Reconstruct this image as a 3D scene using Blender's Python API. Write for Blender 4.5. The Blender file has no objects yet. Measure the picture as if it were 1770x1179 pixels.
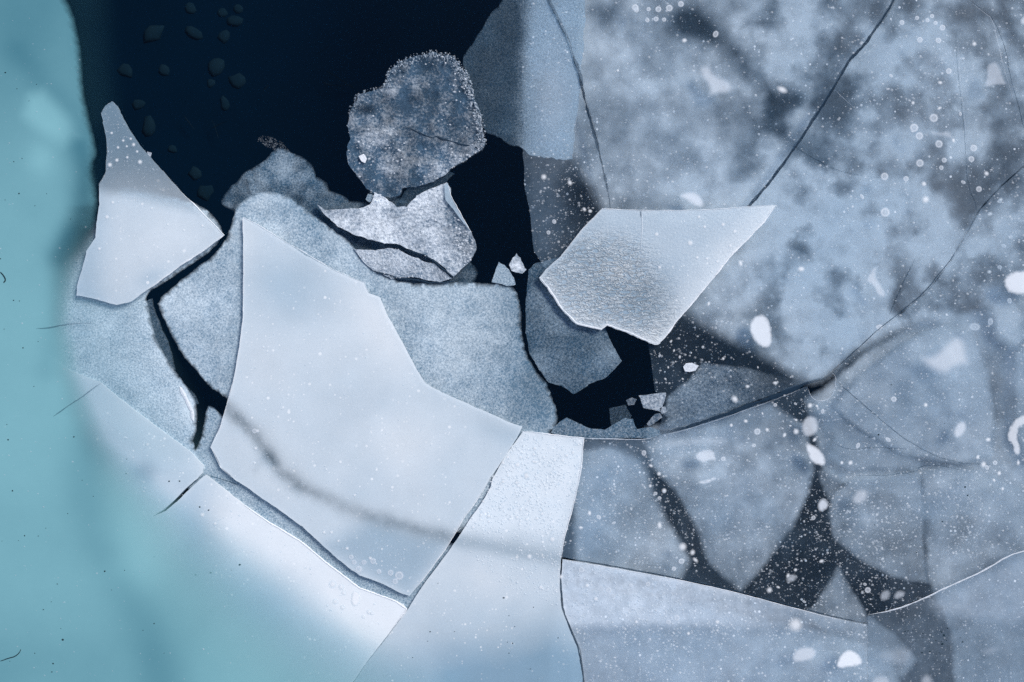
import bpy, math, random
import numpy as np
from mathutils import Vector
from mathutils.geometry import delaunay_2d_cdt

# ------------------------------------------------------------------ camera, light, exposure
sc = bpy.context.scene
COL = sc.collection
H = 4.2            # camera height over the water, metres
PX = 0.002         # metres per photograph pixel at water level
cam_d = bpy.data.cameras.new('camera'); cam = bpy.data.objects.new('camera', cam_d); COL.objects.link(cam)
cam.location = (0, 0, H); cam_d.sensor_width = 36.0; cam_d.lens = 36.0 * H / (1770 * PX)
cam_d.clip_start = 0.05; cam_d.clip_end = 2000
sc.camera = cam

world = bpy.data.worlds.new('World'); sc.world = world; world.use_nodes = True
wn = world.node_tree.nodes; wl = world.node_tree.links; wn.clear()
SUN_EL, SUN_ROT = math.radians(44), math.radians(50)
sky = wn.new('ShaderNodeTexSky'); sky.sky_type = 'NISHITA'; sky.sun_disc = False
sky.sun_elevation = SUN_EL; sky.sun_rotation = SUN_ROT
sky.air_density = 1.0; sky.dust_density = 1.2; sky.ozone_density = 1.2
bg = wn.new('ShaderNodeBackground'); bg.inputs['Strength'].default_value = 0.11
wo = wn.new('ShaderNodeOutputWorld'); wl.new(sky.outputs[0], bg.inputs[0]); wl.new(bg.outputs[0], wo.inputs[0])
sun_d = bpy.data.lights.new('sun', 'SUN'); sun_d.energy = 2.6; sun_d.angle = math.radians(24); sun_d.color = (1.0, .975, .94)
sun = bpy.data.objects.new('sun', sun_d); COL.objects.link(sun)
sd = Vector((math.sin(SUN_ROT) * math.cos(SUN_EL), math.cos(SUN_ROT) * math.cos(SUN_EL), math.sin(SUN_EL)))
sun.rotation_euler = sd.to_track_quat('Z', 'Y').to_euler()
sc.view_settings.view_transform = 'Standard'; sc.view_settings.look = 'None'
sc.view_settings.exposure = 0.26; sc.view_settings.gamma = 1.0; sc.view_settings.use_curve_mapping = False
sc.cycles.transparent_max_bounces = 32; sc.cycles.max_bounces = 4; sc.cycles.diffuse_bounces = 2
sc.cycles.use_denoising = False; sc.cycles.use_adaptive_sampling = False

# ------------------------------------------------------------------ helpers
def lin(r, g, b):
    f = lambda v: (v / 255 / 12.92) if v / 255 <= .04045 else ((v / 255 + .055) / 1.055) ** 2.4
    return (f(r), f(g), f(b), 1.0)

def wpos(x, y, z):
    k = PX * (H - z) / H
    return ((x - 885.0) * k, (589.5 - y) * k)

def sstep(a, b, v):
    t = np.clip((v - a) / (b - a + 1e-9), 0, 1)
    return t * t * (3 - 2 * t)

_tab = np.random.RandomState(5).rand(256, 256)
def vnoise(x, y):
    xi = np.floor(x).astype(int); yi = np.floor(y).astype(int)
    fx = x - xi; fy = y - yi
    fx = fx * fx * (3 - 2 * fx); fy = fy * fy * (3 - 2 * fy)
    T = lambda a, b: _tab[a % 256, b % 256]
    return (T(xi, yi) * (1 - fx) + T(xi + 1, yi) * fx) * (1 - fy) + (T(xi, yi + 1) * (1 - fx) + T(xi + 1, yi + 1) * fx) * fy
def fbm(x, y, s, seed=0, octv=4, gain=.5):
    v = 0; a = 1; t = 0
    c, n = math.cos(.6), math.sin(.6)
    x = np.asarray(x, float) / s + seed * 17.3; y = np.asarray(y, float) / s + seed * 9.1
    for _ in range(octv):
        v = v + a * vnoise(x, y); t += a; a *= gain
        x, y = (x * c - y * n) * 2.03 + 3.7, (x * n + y * c) * 2.03 + 8.2
    return (v / t - .5) * 2.4

def segdist(x, y, pl, closed=True):
    """distance of the points to a polyline"""
    P = np.asarray(pl, float); Q = np.roll(P, -1, 0)
    if not closed: P, Q = P[:-1], Q[:-1]
    out = np.full(len(x), 1e9)
    for i in range(0, len(x), 4000):
        xx = x[i:i + 4000, None]; yy = y[i:i + 4000, None]
        d = Q - P; L = (d ** 2).sum(1) + 1e-9
        t = np.clip(((xx - P[:, 0]) * d[:, 0] + (yy - P[:, 1]) * d[:, 1]) / L, 0, 1)
        dx = xx - P[:, 0] - t * d[:, 0]; dy = yy - P[:, 1] - t * d[:, 1]
        out[i:i + 4000] = np.sqrt((dx * dx + dy * dy).min(1))
    return out
def inside(x, y, pl):
    P = np.asarray(pl, float); c = np.zeros(len(x), bool)
    for a, b in zip(P, np.roll(P, -1, 0)):
        if a[1] == b[1]: continue
        m = ((a[1] > y) != (b[1] > y)) & (x < (b[0] - a[0]) * (y - a[1]) / (b[1] - a[1]) + a[0])
        c ^= m
    return c
# features of a field: g = round clump, band = streak along a line, sp = soft patch
def g(x, y, cx, cy, rx, ry=None, rot=0, amp=1):
    ry = ry or rx; r = math.radians(rot); c, s = math.cos(r), math.sin(r)
    u = (x - cx) * c + (y - cy) * s; v = -(x - cx) * s + (y - cy) * c
    return amp * np.exp(-(u / rx) ** 2 - (v / ry) ** 2)
def band(x, y, pl, w, amp=1):
    return amp * np.exp(-(segdist(x, y, pl, False) / w) ** 2)
def sp(x, y, pl, blur, amp=1):
    d = segdist(x, y, pl) * np.where(inside(x, y, pl), 1, -1)
    return amp * sstep(-blur, blur, d)

def chaikin(pl, n, closed=True):
    P = [tuple(p) for p in pl]
    for _ in range(n):
        Q = []
        m = len(P)
        for i in range(m if closed else m - 1):
            a, b = P[i], P[(i + 1) % m]
            Q += [(a[0] * .75 + b[0] * .25, a[1] * .75 + b[1] * .25), (a[0] * .25 + b[0] * .75, a[1] * .25 + b[1] * .75)]
        if not closed: Q = [P[0]] + Q + [P[-1]]
        P = Q
    return P
def inframe(p, m=30): return -m < p[0] < 1770 + m and -m < p[1] < 1179 + m
def roughen(pl, amp, seed, step=4.0, closed=True):
    """resample an outline and break it up with small irregular chips"""
    out = []; s = 0.0; n = len(pl)
    for i in range(n if closed else n - 1):
        a = np.array(pl[i], float); b = np.array(pl[(i + 1) % n], float)
        L = np.hypot(*(b - a)); st = step if (inframe(a) or inframe(b)) else 40
        k = max(1, int(L / st)); t = (b - a) / (L + 1e-9); nn = np.array((-t[1], t[0]))
        for j in range(k):
            q = a + (b - a) * j / k; ss = s + L * j / k
            o = 0 if (j == 0 and amp < 3) else amp * (float(fbm(ss, 0, 26, seed, 2)) * .9 + float(fbm(ss, 5, 7, seed + 3, 2)) * .55)
            out.append(tuple(q + nn * o))
        s += L
    if not closed: out.append(tuple(pl[-1]))
    return out

def tag(o, label=None, cat=None, group=None, kind=None):
    if label: o['label'] = label
    if cat: o['category'] = cat
    if group: o['group'] = group
    if kind: o['kind'] = kind
    return o
def link(name, verts, faces, mat, parent=None, attrs=None, smooth=False):
    V = np.asarray(verts, float)
    c = V.mean(0) if len(V) else np.zeros(3)
    me = bpy.data.meshes.new(name)
    me.from_pydata((V - c).tolist(), [], faces)
    if attrs:
        for k, v in attrs.items():
            a = me.attributes.new(k, 'FLOAT', 'POINT'); a.data.foreach_set('value', np.asarray(v, np.float32))
    if smooth: me.polygons.foreach_set('use_smooth', [True] * len(me.polygons))
    me.materials.append(mat); me.update()
    o = bpy.data.objects.new(name, me); COL.objects.link(o); put(o, c, parent)
    return o
WORLD = {}
def put(o, c, parent):
    WORLD[o.name] = Vector(c)
    if parent is not None:
        o.parent = parent; o.location = Vector(c) - WORLD[parent.name]
    else: o.location = c

RS = random.Random(3)
def sheet(name, poly, top, thick, mat, dens=1.0, tone=.5, res=9, rough=1.2, soft=0, smooth=0, side=1.0, seed=1,
          height=None, edge=0.0, edge_w=6.0, parent=None, under=.35, softmask=None, tilt=None):
    """one floating sheet: triangulated top with its own milkiness field, broken sides, underside"""
    if smooth: poly = chaikin(poly, smooth)
    out = roughen(poly, rough, seed) if rough else roughen(poly, 0, seed, 8)
    A = np.array(out); x0, y0 = A.min(0); x1, y1 = A.max(0)
    rng = np.random.RandomState(seed)
    def grid(a0, a1, b0, b1, r):
        gx, gy = np.meshgrid(np.arange(a0, a1, r), np.arange(b0, b1, r * .87))
        gx = gx + (np.arange(gx.shape[0]) % 2)[:, None] * r * .5
        p = np.stack([gx.ravel(), gy.ravel()], 1); return p + rng.uniform(-.22, .22, p.shape) * r
    fr = grid(max(x0, -30), min(x1, 1800), max(y0, -30), min(y1, 1209), res)
    pts = [fr]
    if x0 < -30 or y0 < -30 or x1 > 1800 or y1 > 1209:
        o_ = grid(x0, x1, y0, y1, 45)
        o_ = o_[~((o_[:, 0] > -35) & (o_[:, 0] < 1805) & (o_[:, 1] > -35) & (o_[:, 1] < 1214))]; pts.append(o_)
    pts = np.concatenate(pts)
    m = inside(pts[:, 0], pts[:, 1], out); pts = pts[m]
    if len(pts):
        dd = segdist(pts[:, 0], pts[:, 1], out); pts = pts[dd > min(2.2, res * .35)]
    co = [Vector(p) for p in out] + [Vector(p) for p in pts]
    n = len(out)
    vv, ee, ff, *_ = delaunay_2d_cdt(co, [], [list(range(n))], 1, 1e-4)
    P = np.array([(v.x, v.y) for v in vv]); x, y = P[:, 0], P[:, 1]
    d = segdist(x, y, out)
    dv = dens(x, y) if callable(dens) else np.full(len(x), float(dens))
    tv = tone(x, y) if callable(tone) else np.full(len(x), float(tone))
    if edge: tv = tv + edge * (1 - sstep(0, edge_w, d))  # paler rim tone imitates light caught by the sides
    if soft:
        sv = softmask(x, y) if softmask else soft
        dv = dv * sstep(0, 1, d / np.maximum(sv, .5))
    z = np.full(len(x), float(top))
    if tilt: z = z + (x - tilt[0]) * tilt[2] * PX + (y - tilt[1]) * tilt[3] * PX
    if height is not None: z = z + height(x, y) * sstep(0, 12, d)
    k = PX * (H - z) / H
    X = (x - 885) * k; Y = (589.5 - y) * k
    N = len(x)
    faces = []; cnt = {}
    for f in ff:
        f = list(f)
        a2 = (X[f[1]] - X[f[0]]) * (Y[f[2]] - Y[f[0]]) - (X[f[2]] - X[f[0]]) * (Y[f[1]] - Y[f[0]])
        if a2 < 0: f.reverse()
        faces.append(f)
        for i in range(len(f)):
            e = (f[i], f[(i + 1) % len(f)]); cnt[e] = cnt.get(e, 0) + 1
    T = np.stack([X, Y, z], 1); B = T.copy(); B[:, 2] = np.minimum(B[:, 2], top) - thick
    allf = list(faces)
    bd = [e for e in cnt if (e[1], e[0]) not in cnt]
    used = sorted({i for e in bd for i in e}); mp = {i: N + j for j, i in enumerate(used)}
    side_top = T[used]; side_bot = B[used]; S = len(used)
    allf += [[mp[b], mp[a], mp[a] + S, mp[b] + S] for a, b in bd]
    # underside: triangulated from the outline only
    base = N + 2 * S
    ring = delaunay_2d_cdt([Vector(p) for p in out], [], [list(range(n))], 1, 1e-4)
    kb = PX * (H - top) / H
    U = np.array([((v.x - 885) * kb, (589.5 - v.y) * kb, top - thick) for v in ring[0]])
    for f in ring[2]:
        f = list(f); p = U[f]
        a2 = (p[1][0] - p[0][0]) * (p[2][1] - p[0][1]) - (p[2][0] - p[0][0]) * (p[1][1] - p[0][1])
        if a2 > 0: f.reverse()
        allf.append([base + i for i in f])
    V = np.concatenate([T, side_top, side_bot, U])
    ds = np.clip(dv[used] * side, 0, 1)
    und = 0.0 if soft else under * float(np.clip(np.median(dv), 0, 1))
    D = np.concatenate([dv, ds, ds, np.full(len(U), und)])
    Tn = np.concatenate([tv, tv[used] + edge * .5, tv[used], np.full(len(U), .3)])
    o = link(name, V, allf, mat, parent, {'dens': np.clip(D, 0, 1), 'tone': np.clip(Tn, -.5, 2)})
    sm = np.zeros(len(allf), bool); sm[:len(faces)] = True
    o.data.polygons.foreach_set('use_smooth', sm)
    o['_d'] = 0; del o['_d']
    return o

def strip(name, pl, w, z, mat, parent=None, dens=1.0, tone=.5, seed=1, rough=.8, thick=.0012, taper=True, smooth=0, wn_=.5):
    """narrow ridge or fissure along a line, with a shallow prism section"""
    if smooth: pl = chaikin(pl, smooth, False)
    L = np.array(roughen(pl, rough, seed, 3.5, False)); n = len(L)
    T = np.gradient(L, axis=0); T /= (np.hypot(T[:, 0], T[:, 1])[:, None] + 1e-9); Nn = np.stack([-T[:, 1], T[:, 0]], 1)
    u = np.linspace(0, 1, n)
    ww = w * .5 * (1 + wn_ * fbm(np.arange(n) * 3.5, np.zeros(n), 14, seed, 2))
    if taper: ww = ww * np.minimum(1, np.minimum(u, 1 - u) * 8 + .15)
    ww = np.maximum(ww, .12)
    V = []; F = []
    for i in range(n):
        for s, dz in ((-1, 0), (0, thick), (1, 0)):
            q = L[i] + Nn[i] * ww[i] * s; X, Y = wpos(q[0], q[1], z); V.append((X, Y, z + dz))
        if i:
            a = 3 * (i - 1); b = 3 * i
            F += [(a, a + 1, b + 1, b), (a + 1, a + 2, b + 2, b + 1)]
    dd = np.full(len(V), dens) if not callable(dens) else np.repeat(dens(u), 3)
    return link(name, V, F, mat, parent, {'dens': dd, 'tone': np.full(len(V), tone)})

# ------------------------------------------------------------------ materials
MATS = {}
def ice(name, c0, c1, grain=.0, gs=60, tg=.0, bump=.0, bs=90, rough=.42, spec=.35, mott=.0, ms=9, ridge=0, tms=30, dots=0, ds=95):
    m = bpy.data.materials.new(name); m.use_nodes = True; nt = m.node_tree; N = nt.nodes; L = nt.links; N.clear()
    def mth(op, a, b=None, c=None, cl=False):
        q = N.new('ShaderNodeMath'); q.operation = op; q.use_clamp = cl
        for i, v in enumerate((a, b, c)):
            if v is None: continue
            if isinstance(v, (int, float)): q.inputs[i].default_value = v
            else: L.new(v, q.inputs[i])
        return q.outputs[0]
    geo = N.new('ShaderNodeNewGeometry'); pos = geo.outputs['Position']
    def noise(scale, det=4, rg=.6, dist=0, vec=None):
        q = N.new('ShaderNodeTexNoise'); q.inputs['Scale'].default_value = scale; q.inputs['Detail'].default_value = det
        q.inputs['Roughness'].default_value = rg; q.inputs['Distortion'].default_value = dist
        L.new(vec or pos, q.inputs['Vector']); return q.outputs['Fac']
    ad = N.new('ShaderNodeAttribute'); ad.attribute_name = 'dens'
    at = N.new('ShaderNodeAttribute'); at.attribute_name = 'tone'
    d, t = ad.outputs['Fac'], at.outputs['Fac']
    n1 = mth('SUBTRACT', noise(gs, 5, .72), .5)
    n2 = mth('SUBTRACT', noise(ms, 4, .55, .3), .5)
    k = mth('ADD', mth('MULTIPLY', n1, grain * 4), mth('MULTIPLY', n2, mott * 4))
    fac = mth('MULTIPLY', d, mth('ADD', 1.0, k), None, True)
    n3 = mth('SUBTRACT', noise(tms, 5, .65), .5)
    if dots:  # pin-head bubbles frozen in the sheet, in drifts
        for sc_, am in ((ds * .8, dots), (ds * 1.5, dots * .55)):
            vo = N.new('ShaderNodeTexVoronoi'); vo.inputs['Scale'].default_value = sc_; L.new(pos, vo.inputs['Vector'])
            sx = N.new('ShaderNodeSeparateColor'); L.new(vo.outputs['Color'], sx.inputs[0])
            rad = mth('MULTIPLY', mth('POWER', sx.outputs[0], 5.0), .36)
            q = mth('MULTIPLY', mth('SUBTRACT', rad, vo.outputs['Distance']), 9.0, None, True)
            msk = mth('MULTIPLY', mth('SUBTRACT', noise(5.5, 3, .6), .38), 4.0, None, True)
            fac = mth('ADD', fac, mth('MULTIPLY', mth('MULTIPLY', q, msk), am), None, True)
            dotm = mth('MULTIPLY', mth('MULTIPLY', q, msk), .8)
            n3 = mth('ADD', n3, mth('DIVIDE', dotm, max(tg * 4, .01)))
    tt = mth('ADD', t, mth('MULTIPLY', n3, tg * 4), None, True)
    mx = N.new('ShaderNodeMix'); mx.data_type = 'RGBA'; L.new(tt, mx.inputs[0])
    mx.inputs[6].default_value = c0; mx.inputs[7].default_value = c1
    pb = N.new('ShaderNodeBsdfPrincipled'); L.new(mx.outputs[2], pb.inputs['Base Color'])
    pb.inputs['Roughness'].default_value = rough; pb.inputs['IOR'].default_value = 1.31
    pb.inputs['Specular IOR Level'].default_value = spec
    if bump:
        if ridge:
            mp = N.new('ShaderNodeMapping'); mp.inputs['Scale'].default_value = (1.0, 2.6, 1.0); mp.inputs['Rotation'].default_value = (0, 0, .12)
            L.new(pos, mp.inputs['Vector'])
            a = noise(bs, 3, .5, 1.1, mp.outputs[0])
            hh = mth('SUBTRACT', 1.0, mth('ABSOLUTE', mth('MULTIPLY', mth('SUBTRACT', a, .5), 9.0)), None, True)
            at2 = N.new('ShaderNodeAttribute'); at2.attribute_name = 'ridge'
            hh = mth('MULTIPLY', hh, at2.outputs['Fac'])
            ht = mth('ADD', hh, mth('MULTIPLY', noise(bs * 3), .35))
            # ridges are paler than the hollows between them
            f2 = mth('ADD', tt, mth('MULTIPLY', mth('SUBTRACT', hh, mth('MULTIPLY', at2.outputs['Fac'], .40)), .62), None, True)
            L.new(f2, mx.inputs[0])
        else: ht = noise(bs, 6, .7)
        bp = N.new('ShaderNodeBump'); bp.inputs['Strength'].default_value = bump; bp.inputs['Distance'].default_value = .004
        L.new(ht, bp.inputs['Height']); L.new(bp.outputs[0], pb.inputs['Normal'])
    tr = N.new('ShaderNodeBsdfTransparent'); tr.inputs[0].default_value = (.93, .965, .985, 1)
    tm = N.new('ShaderNodeMix'); tm.data_type = 'RGBA'; L.new(mth('MULTIPLY', d, 5.0, None, True), tm.inputs[0])
    tm.inputs[6].default_value = (1, 1, 1, 1); tm.inputs[7].default_value = (.93, .965, .985, 1); L.new(tm.outputs[2], tr.inputs[0])
    ms_ = N.new('ShaderNodeMixShader'); L.new(fac, ms_.inputs[0]); L.new(tr.outputs[0], ms_.inputs[1]); L.new(pb.outputs[0], ms_.inputs[2])
    o = N.new('ShaderNodeOutputMaterial'); L.new(ms_.outputs[0], o.inputs[0])
    MATS[name] = m; return m

M_clear = ice('clear_ice', (.17, .31, .46, 1), (.72, .79, .86, 1), grain=.22, gs=45, tg=.10, bump=.10, bs=60, rough=.35, mott=.12, ms=16, dots=.55, ds=85)
M_sub = ice('submerged_ice', (.28, .37, .47, 1), (.93, .95, .985, 1), grain=.07, gs=60, mott=.20, ms=14, tg=.16, tms=14, rough=.7, spec=.1)
M_slush = ice('slush_ice', (.14, .25, .35, 1), (.72, .82, .88, 1), grain=.2, gs=170, tg=.60, tms=190, bump=.5, bs=170, mott=.06, ms=24, rough=.6, spec=.2)
M_slushd = ice('dark_slush_ice', (.09, .19, .29, 1), (.68, .78, .86, 1), grain=.5, gs=150, tg=.65, tms=170, bump=.6, bs=150, rough=.6, spec=.2, mott=.1, ms=18)
M_rubble = ice('rubble_ice', (.07, .14, .22, 1), (.86, .91, .96, 1), grain=.34, gs=100, tg=.50, tms=110, bump=1.3, bs=110, rough=.45, spec=.4, mott=.12, ms=22)
M_slab = ice('milky_slab_ice', (.32, .48, .60, 1), (.87, .90, .915, 1), grain=.05, gs=150, tg=.05, tms=160, mott=.04, ms=9, dots=.08, ds=70, bump=.06, bs=160, rough=.38)
M_ridge = ice('ridged_slab_ice', (.28, .42, .54, 1), (.85, .89, .91, 1), grain=.06, gs=200, tg=.14, tms=200, bump=.9, bs=38, rough=.38, ridge=1, dots=.1)
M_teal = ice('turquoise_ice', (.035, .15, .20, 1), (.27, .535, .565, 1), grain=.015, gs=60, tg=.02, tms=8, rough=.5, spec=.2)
M_frost_light = ice('frost_edge_light_ice', (.60, .66, .74, 1), (.92, .93, .95, 1), grain=.25, gs=120, tg=.3, tms=150, bump=.6, bs=150, rough=.5)  # real frost, and the pale of light painted along edges
M_bub = ice('air_bubble_ice', (.58, .66, .76, 1), (.97, .975, .98, 1), grain=.05, gs=120, tg=.02, rough=.5)
M_crack = ice('crack_shade_ice', (.012, .028, .05, 1), (.06, .10, .15, 1), grain=.2, gs=80, rough=.6, spec=.1)
def plain(name, col, rough=.8, spec=.2, nscale=0, col2=None):
    m = bpy.data.materials.new(name); m.use_nodes = True; nt = m.node_tree; pb = nt.nodes['Principled BSDF']
    pb.inputs['Base Color'].default_value = col; pb.inputs['Roughness'].default_value = rough; pb.inputs['Specular IOR Level'].default_value = spec
    if nscale:
        geo = nt.nodes.new('ShaderNodeNewGeometry'); n = nt.nodes.new('ShaderNodeTexNoise'); n.inputs['Scale'].default_value = nscale; n.inputs['Detail'].default_value = 5
        r = nt.nodes.new('ShaderNodeMix'); r.data_type = 'RGBA'; r.inputs[6].default_value = col; r.inputs[7].default_value = col2
        nt.links.new(geo.outputs['Position'], n.inputs['Vector']); nt.links.new(n.outputs['Fac'], r.inputs[0]); nt.links.new(r.outputs[2], pb.inputs['Base Color'])
    return m
M_bed = plain('lake_bed_silt', (.0006, .0085, .0210, 1), 1, 0, 2.2, (.0003, .0135, .0370, 1))
M_stone = plain('dark_bed_stone', (.004, .020, .038, 1), 1, 0, 22, (.013, .034, .050, 1))
M_twig = plain('sunken_twig', (.012, .026, .040, 1), 1, 0)
M_grit = plain('grit', (.012, .03, .04, 1), .9, .1)

# ------------------------------------------------------------------ lake bed and water
E = 800  # how far past the picture the ice goes on, in pixels
def disc(name, r, z, mat, n=64):
    V = [(0, 0, z)] + [(r * math.cos(2 * math.pi * i / n), r * math.sin(2 * math.pi * i / n), z) for i in range(n)]
    return link(name, V, [(0, 1 + i, 1 + (i + 1) % n) for i in range(n)], mat)
tag(disc('lake_bed', 700, -1.5, M_bed), kind='structure')
mw = bpy.data.materials.new('lake_water'); mw.use_nodes = True; nt = mw.node_tree; nt.nodes.clear()
o_ = nt.nodes.new('ShaderNodeOutputMaterial'); mx = nt.nodes.new('ShaderNodeMixShader'); fr = nt.nodes.new('ShaderNodeFresnel'); fr.inputs[0].default_value = 1.33
tr = nt.nodes.new('ShaderNodeBsdfTransparent'); tr.inputs[0].default_value = (.95, .98, .99, 1)
gl = nt.nodes.new('ShaderNodeBsdfGlossy'); gl.inputs['Roughness'].default_value = .08; gl.inputs['Color'].default_value = (.5, .8, 1, 1)
nt.links.new(fr.outputs[0], mx.inputs[0]); nt.links.new(tr.outputs[0], mx.inputs[1]); nt.links.new(gl.outputs[0], mx.inputs[2]); nt.links.new(mx.outputs[0], o_.inputs[0])
tag(disc('water', 700, 0.0, mw), kind='structure')

def blob_pts(cx, cy, rx, ry, n, rng, j=.25):
    return [(cx + rx * math.cos(2 * math.pi * i / n) * (1 + rng.uniform(-j, j)), cy + ry * math.sin(2 * math.pi * i / n) * (1 + rng.uniform(-j, j))) for i in range(n)]
def stone(x, y, r, label, rng, flat=.35):
    V = []; F = []; n = 9; z0 = -1.5
    X, Y = wpos(x, y, z0); R = r * PX * (H - z0) / H
    ph = rng.uniform(0, 6); el = rng.uniform(.65, 1)
    offs = [1 + rng.uniform(-.22, .22) for _ in range(n)]
    for k, (q, h) in enumerate(((1, 0), (.93, .5), (.55, .95))):
        for i in range(n):
            a = 2 * math.pi * i / n; u = math.cos(a) * q * offs[i]; v = math.sin(a) * q * offs[i] * el
            V.append((X + R * (u * math.cos(ph) - v * math.sin(ph)), Y + R * (u * math.sin(ph) + v * math.cos(ph)), z0 + h * R * flat + .001))
    V.append((X, Y, z0 + R * flat))
    for k in range(2):
        for i in range(n): F.append((k * n + i, k * n + (i + 1) % n, (k + 1) * n + (i + 1) % n, (k + 1) * n + i))
    for i in range(n): F.append((2 * n + i, 2 * n + (i + 1) % n, 3 * n))
    o = link('sunken_stone', V, F, M_stone, smooth=True)
    return tag(o, label, 'stone', 'faint stones on the lake bed')
rg = random.Random(11)
for x, y, r, lb in [
    (411, 140, 15, 'faint brownish sunken stone nearest the ragged rubble floe, in open dark water'),
    (389, 178, 12, 'oval ring-like sunken stone below the brownish one in the dark water'),
    (405, 37, 15, 'faint teal sunken stone just above the brownish ones in dark water'),
    (372, 114, 17, 'flat bluish sunken stone left of the brownish stone'),
    (365, 143, 8, 'very small sunken stone below the flat bluish stone'),
    (335, 57, 16, 'roundish dim sunken stone in the upper dark water'),
    (265, 58, 21, 'largest dim angular sunken stone in the upper dark water'),
    (218, 122, 14, 'dim sunken stone closest above the tip of the tailed slab'),
    (284, 122, 11, 'small dim stone between two larger ones in the dark water'),
    (240, 180, 11, 'faint small stone right of the tip of the tailed slab'),
    (259, 218, 17, 'wide faint stone on the lake bed beside the neck of the tailed slab'),
    (298, 258, 9, 'small dim stone beside the middle of the tailed slab'),
    (388, 62, 12, 'dim brown stone under the teal one in dark water'),
    (412, 14, 9, 'small faint stone close to the top border of the dark water'),
    (355, 332, 14, 'barely visible stone in the narrow bay above the grainy floe'),
    (385, 22, 8, 'tiny pale stone beside the teal stone'),
    (330, 15, 10, 'dim stone high in the dark water between two others'),
    (337, 300, 12, 'faint stone between the tailed slab and the drowned rubble')]:
    stone(x, y, r, lb, rg)
def twig(pl, w, label, z=-1.44, name='sunken_twig', mat=None):
    o = strip(name, pl, w, z, mat or M_twig, thick=.004, rough=1.0, seed=len(pl) + int(pl[0][0]), smooth=1)
    return tag(o, label, 'twig', 'sunken twigs in the dark water')
twig([(563, 122), (580, 132), (595, 142), (600, 146)], 1.6, 'thin sunken twig slanting left of the ragged rubble floe')
twig([(556, 141), (570, 147), (590, 149), (603, 146), (613, 153)], 1.8, 'thin curved sunken twig meeting the slanting one beside the ragged rubble floe')
twig([(547, 93), (560, 86), (568, 80)], 1.2, 'short sunken twig above the pair beside the ragged rubble floe')
twig([(318, 200), (330, 216), (336, 224)], 1.2, 'hair-thin sunken twig in the middle of the dark bay')
twig([(365, 222), (380, 214), (392, 210)], 1.2, 'pale sunken twig lying flat in the lower dark bay')
twig([(366, 206), (372, 222), (378, 240)], 1.0, 'short upright sunken twig crossing the pale flat one')
twig([(455, 158), (461, 150), (464, 146)], 1.4, 'tiny sunken twig in open water left of the ragged rubble floe')

# ------------------------------------------------------------------ submerged floes (under water, seen softly through the clear sheet)
def labelled(o, lb, cat='ice floe', grp=None): return tag(o, lb, cat, grp)

D1 = [(940, -E), (950, 120), (960, 250), (990, 290), (1010, 330), (1030, 370), (1080, 430), (1130, 500), (1180, 553), (1230, 585), (1290, 612), (1340, 640), (1388, 672),
      (1425, 668), (1470, 632), (1530, 592), (1600, 566), (1680, 570), (1770, 620), (1770 + E, 760), (1770 + E, -E)]
def d1(x, y):
    v = .72 + .14 * fbm(x, y, 85, 3) + .16 * fbm(x, y, 22, 31, 3) + 1.05 * (.14 + .86 * sstep(1180, 1400, x)) * fbm(x, y, 58, 7, 5, .6)
    v += g(x, y, 960, 70, 40, 70, 0, .28) + g(x, y, 1060, 110, 60, 40, 20, .12) + g(x, y, 1150, 180, 90, 60, 20, .12)
    v += g(x, y, 1240, 140, 26, 34, 30, .10) + g(x, y, 1330, 450, 120, 90, 20, .42) + g(x, y, 1240, 350, 80, 40, 0, .2) + g(x, y, 1440, 560, 60, 60, 0, .16) + g(x, y, 1260, 300, 80, 50, 0, .10)
    v += g(x, y, 1420, 90, 60, 70, 30, .12) + g(x, y, 1640, 140, 60, 120, 0, .12) + g(x, y, 1560, 260, 40, 80, 0, .16) + g(x, y, 1660, 460, 60, 60, 0, .22)
    v += g(x, y, 1500, 120, 26, 75, 32, .30) + g(x, y, 1545, 180, 18, 22, 0, .2) + g(x, y, 1480, 400, 80, 50, 0, .12)
    v -= 1.35 * (band(x, y, [(1190, 40), (1250, 75), (1300, 120), (1345, 165), (1420, 175), (1500, 172), (1560, 200)], 24, .42))
    v -= 1.35 * (g(x, y, 1190, 40, 45, 30, 0, .30) + g(x, y, 1045, 25, 28, 20, 0, .25) + g(x, y, 1335, 200, 30, 26, 0, .25))
    v -= 1.35 * (g(x, y, 1640, 22, 70, 22, 8, .28) + g(x, y, 1755, 150, 40, 160, 0, .14) + g(x, y, 1740, 290, 30, 60, 0, .2))
    v -= 1.35 * (band(x, y, [(1385, 262), (1440, 290), (1520, 300)], 14, .22) + g(x, y, 1540, 292, 50, 22, 0, .3) + g(x, y, 1500, 230, 60, 24, 25, .2))
    v -= 1.35 * (g(x, y, 1690, 350, 40, 38, 0, .30) + g(x, y, 1640, 330, 26, 18, 0, .22) + g(x, y, 1540, 445, 34, 22, 0, .28) + g(x, y, 1620, 400, 50, 26, 0, .2))
    v -= 1.35 * (g(x, y, 1630, 530, 60, 24, 12, .45) + g(x, y, 1700, 560, 60, 30, 30, .3) + g(x, y, 1600, 110, 20, 18, 0, .15))
    v -= 1.35 * (band(x, y, [(1585, 400), (1560, 480), (1540, 540)], 9, .2))
    return np.clip(v, .04, .95)
labelled(sheet('submerged_floe', D1, -.055, .02, M_sub, d1, lambda x, y: .06 + .95 * d1(x, y) + .16 * sstep(1300, 1700, x) + .12 * fbm(x, y, 30, 12, 3), res=8, soft=26, rough=2, smooth=1, seed=21, side=0),
         'widest blurred mottled floe drowned beneath the upper clear sheet', grp='drowned floes seen through the clear ice')

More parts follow.
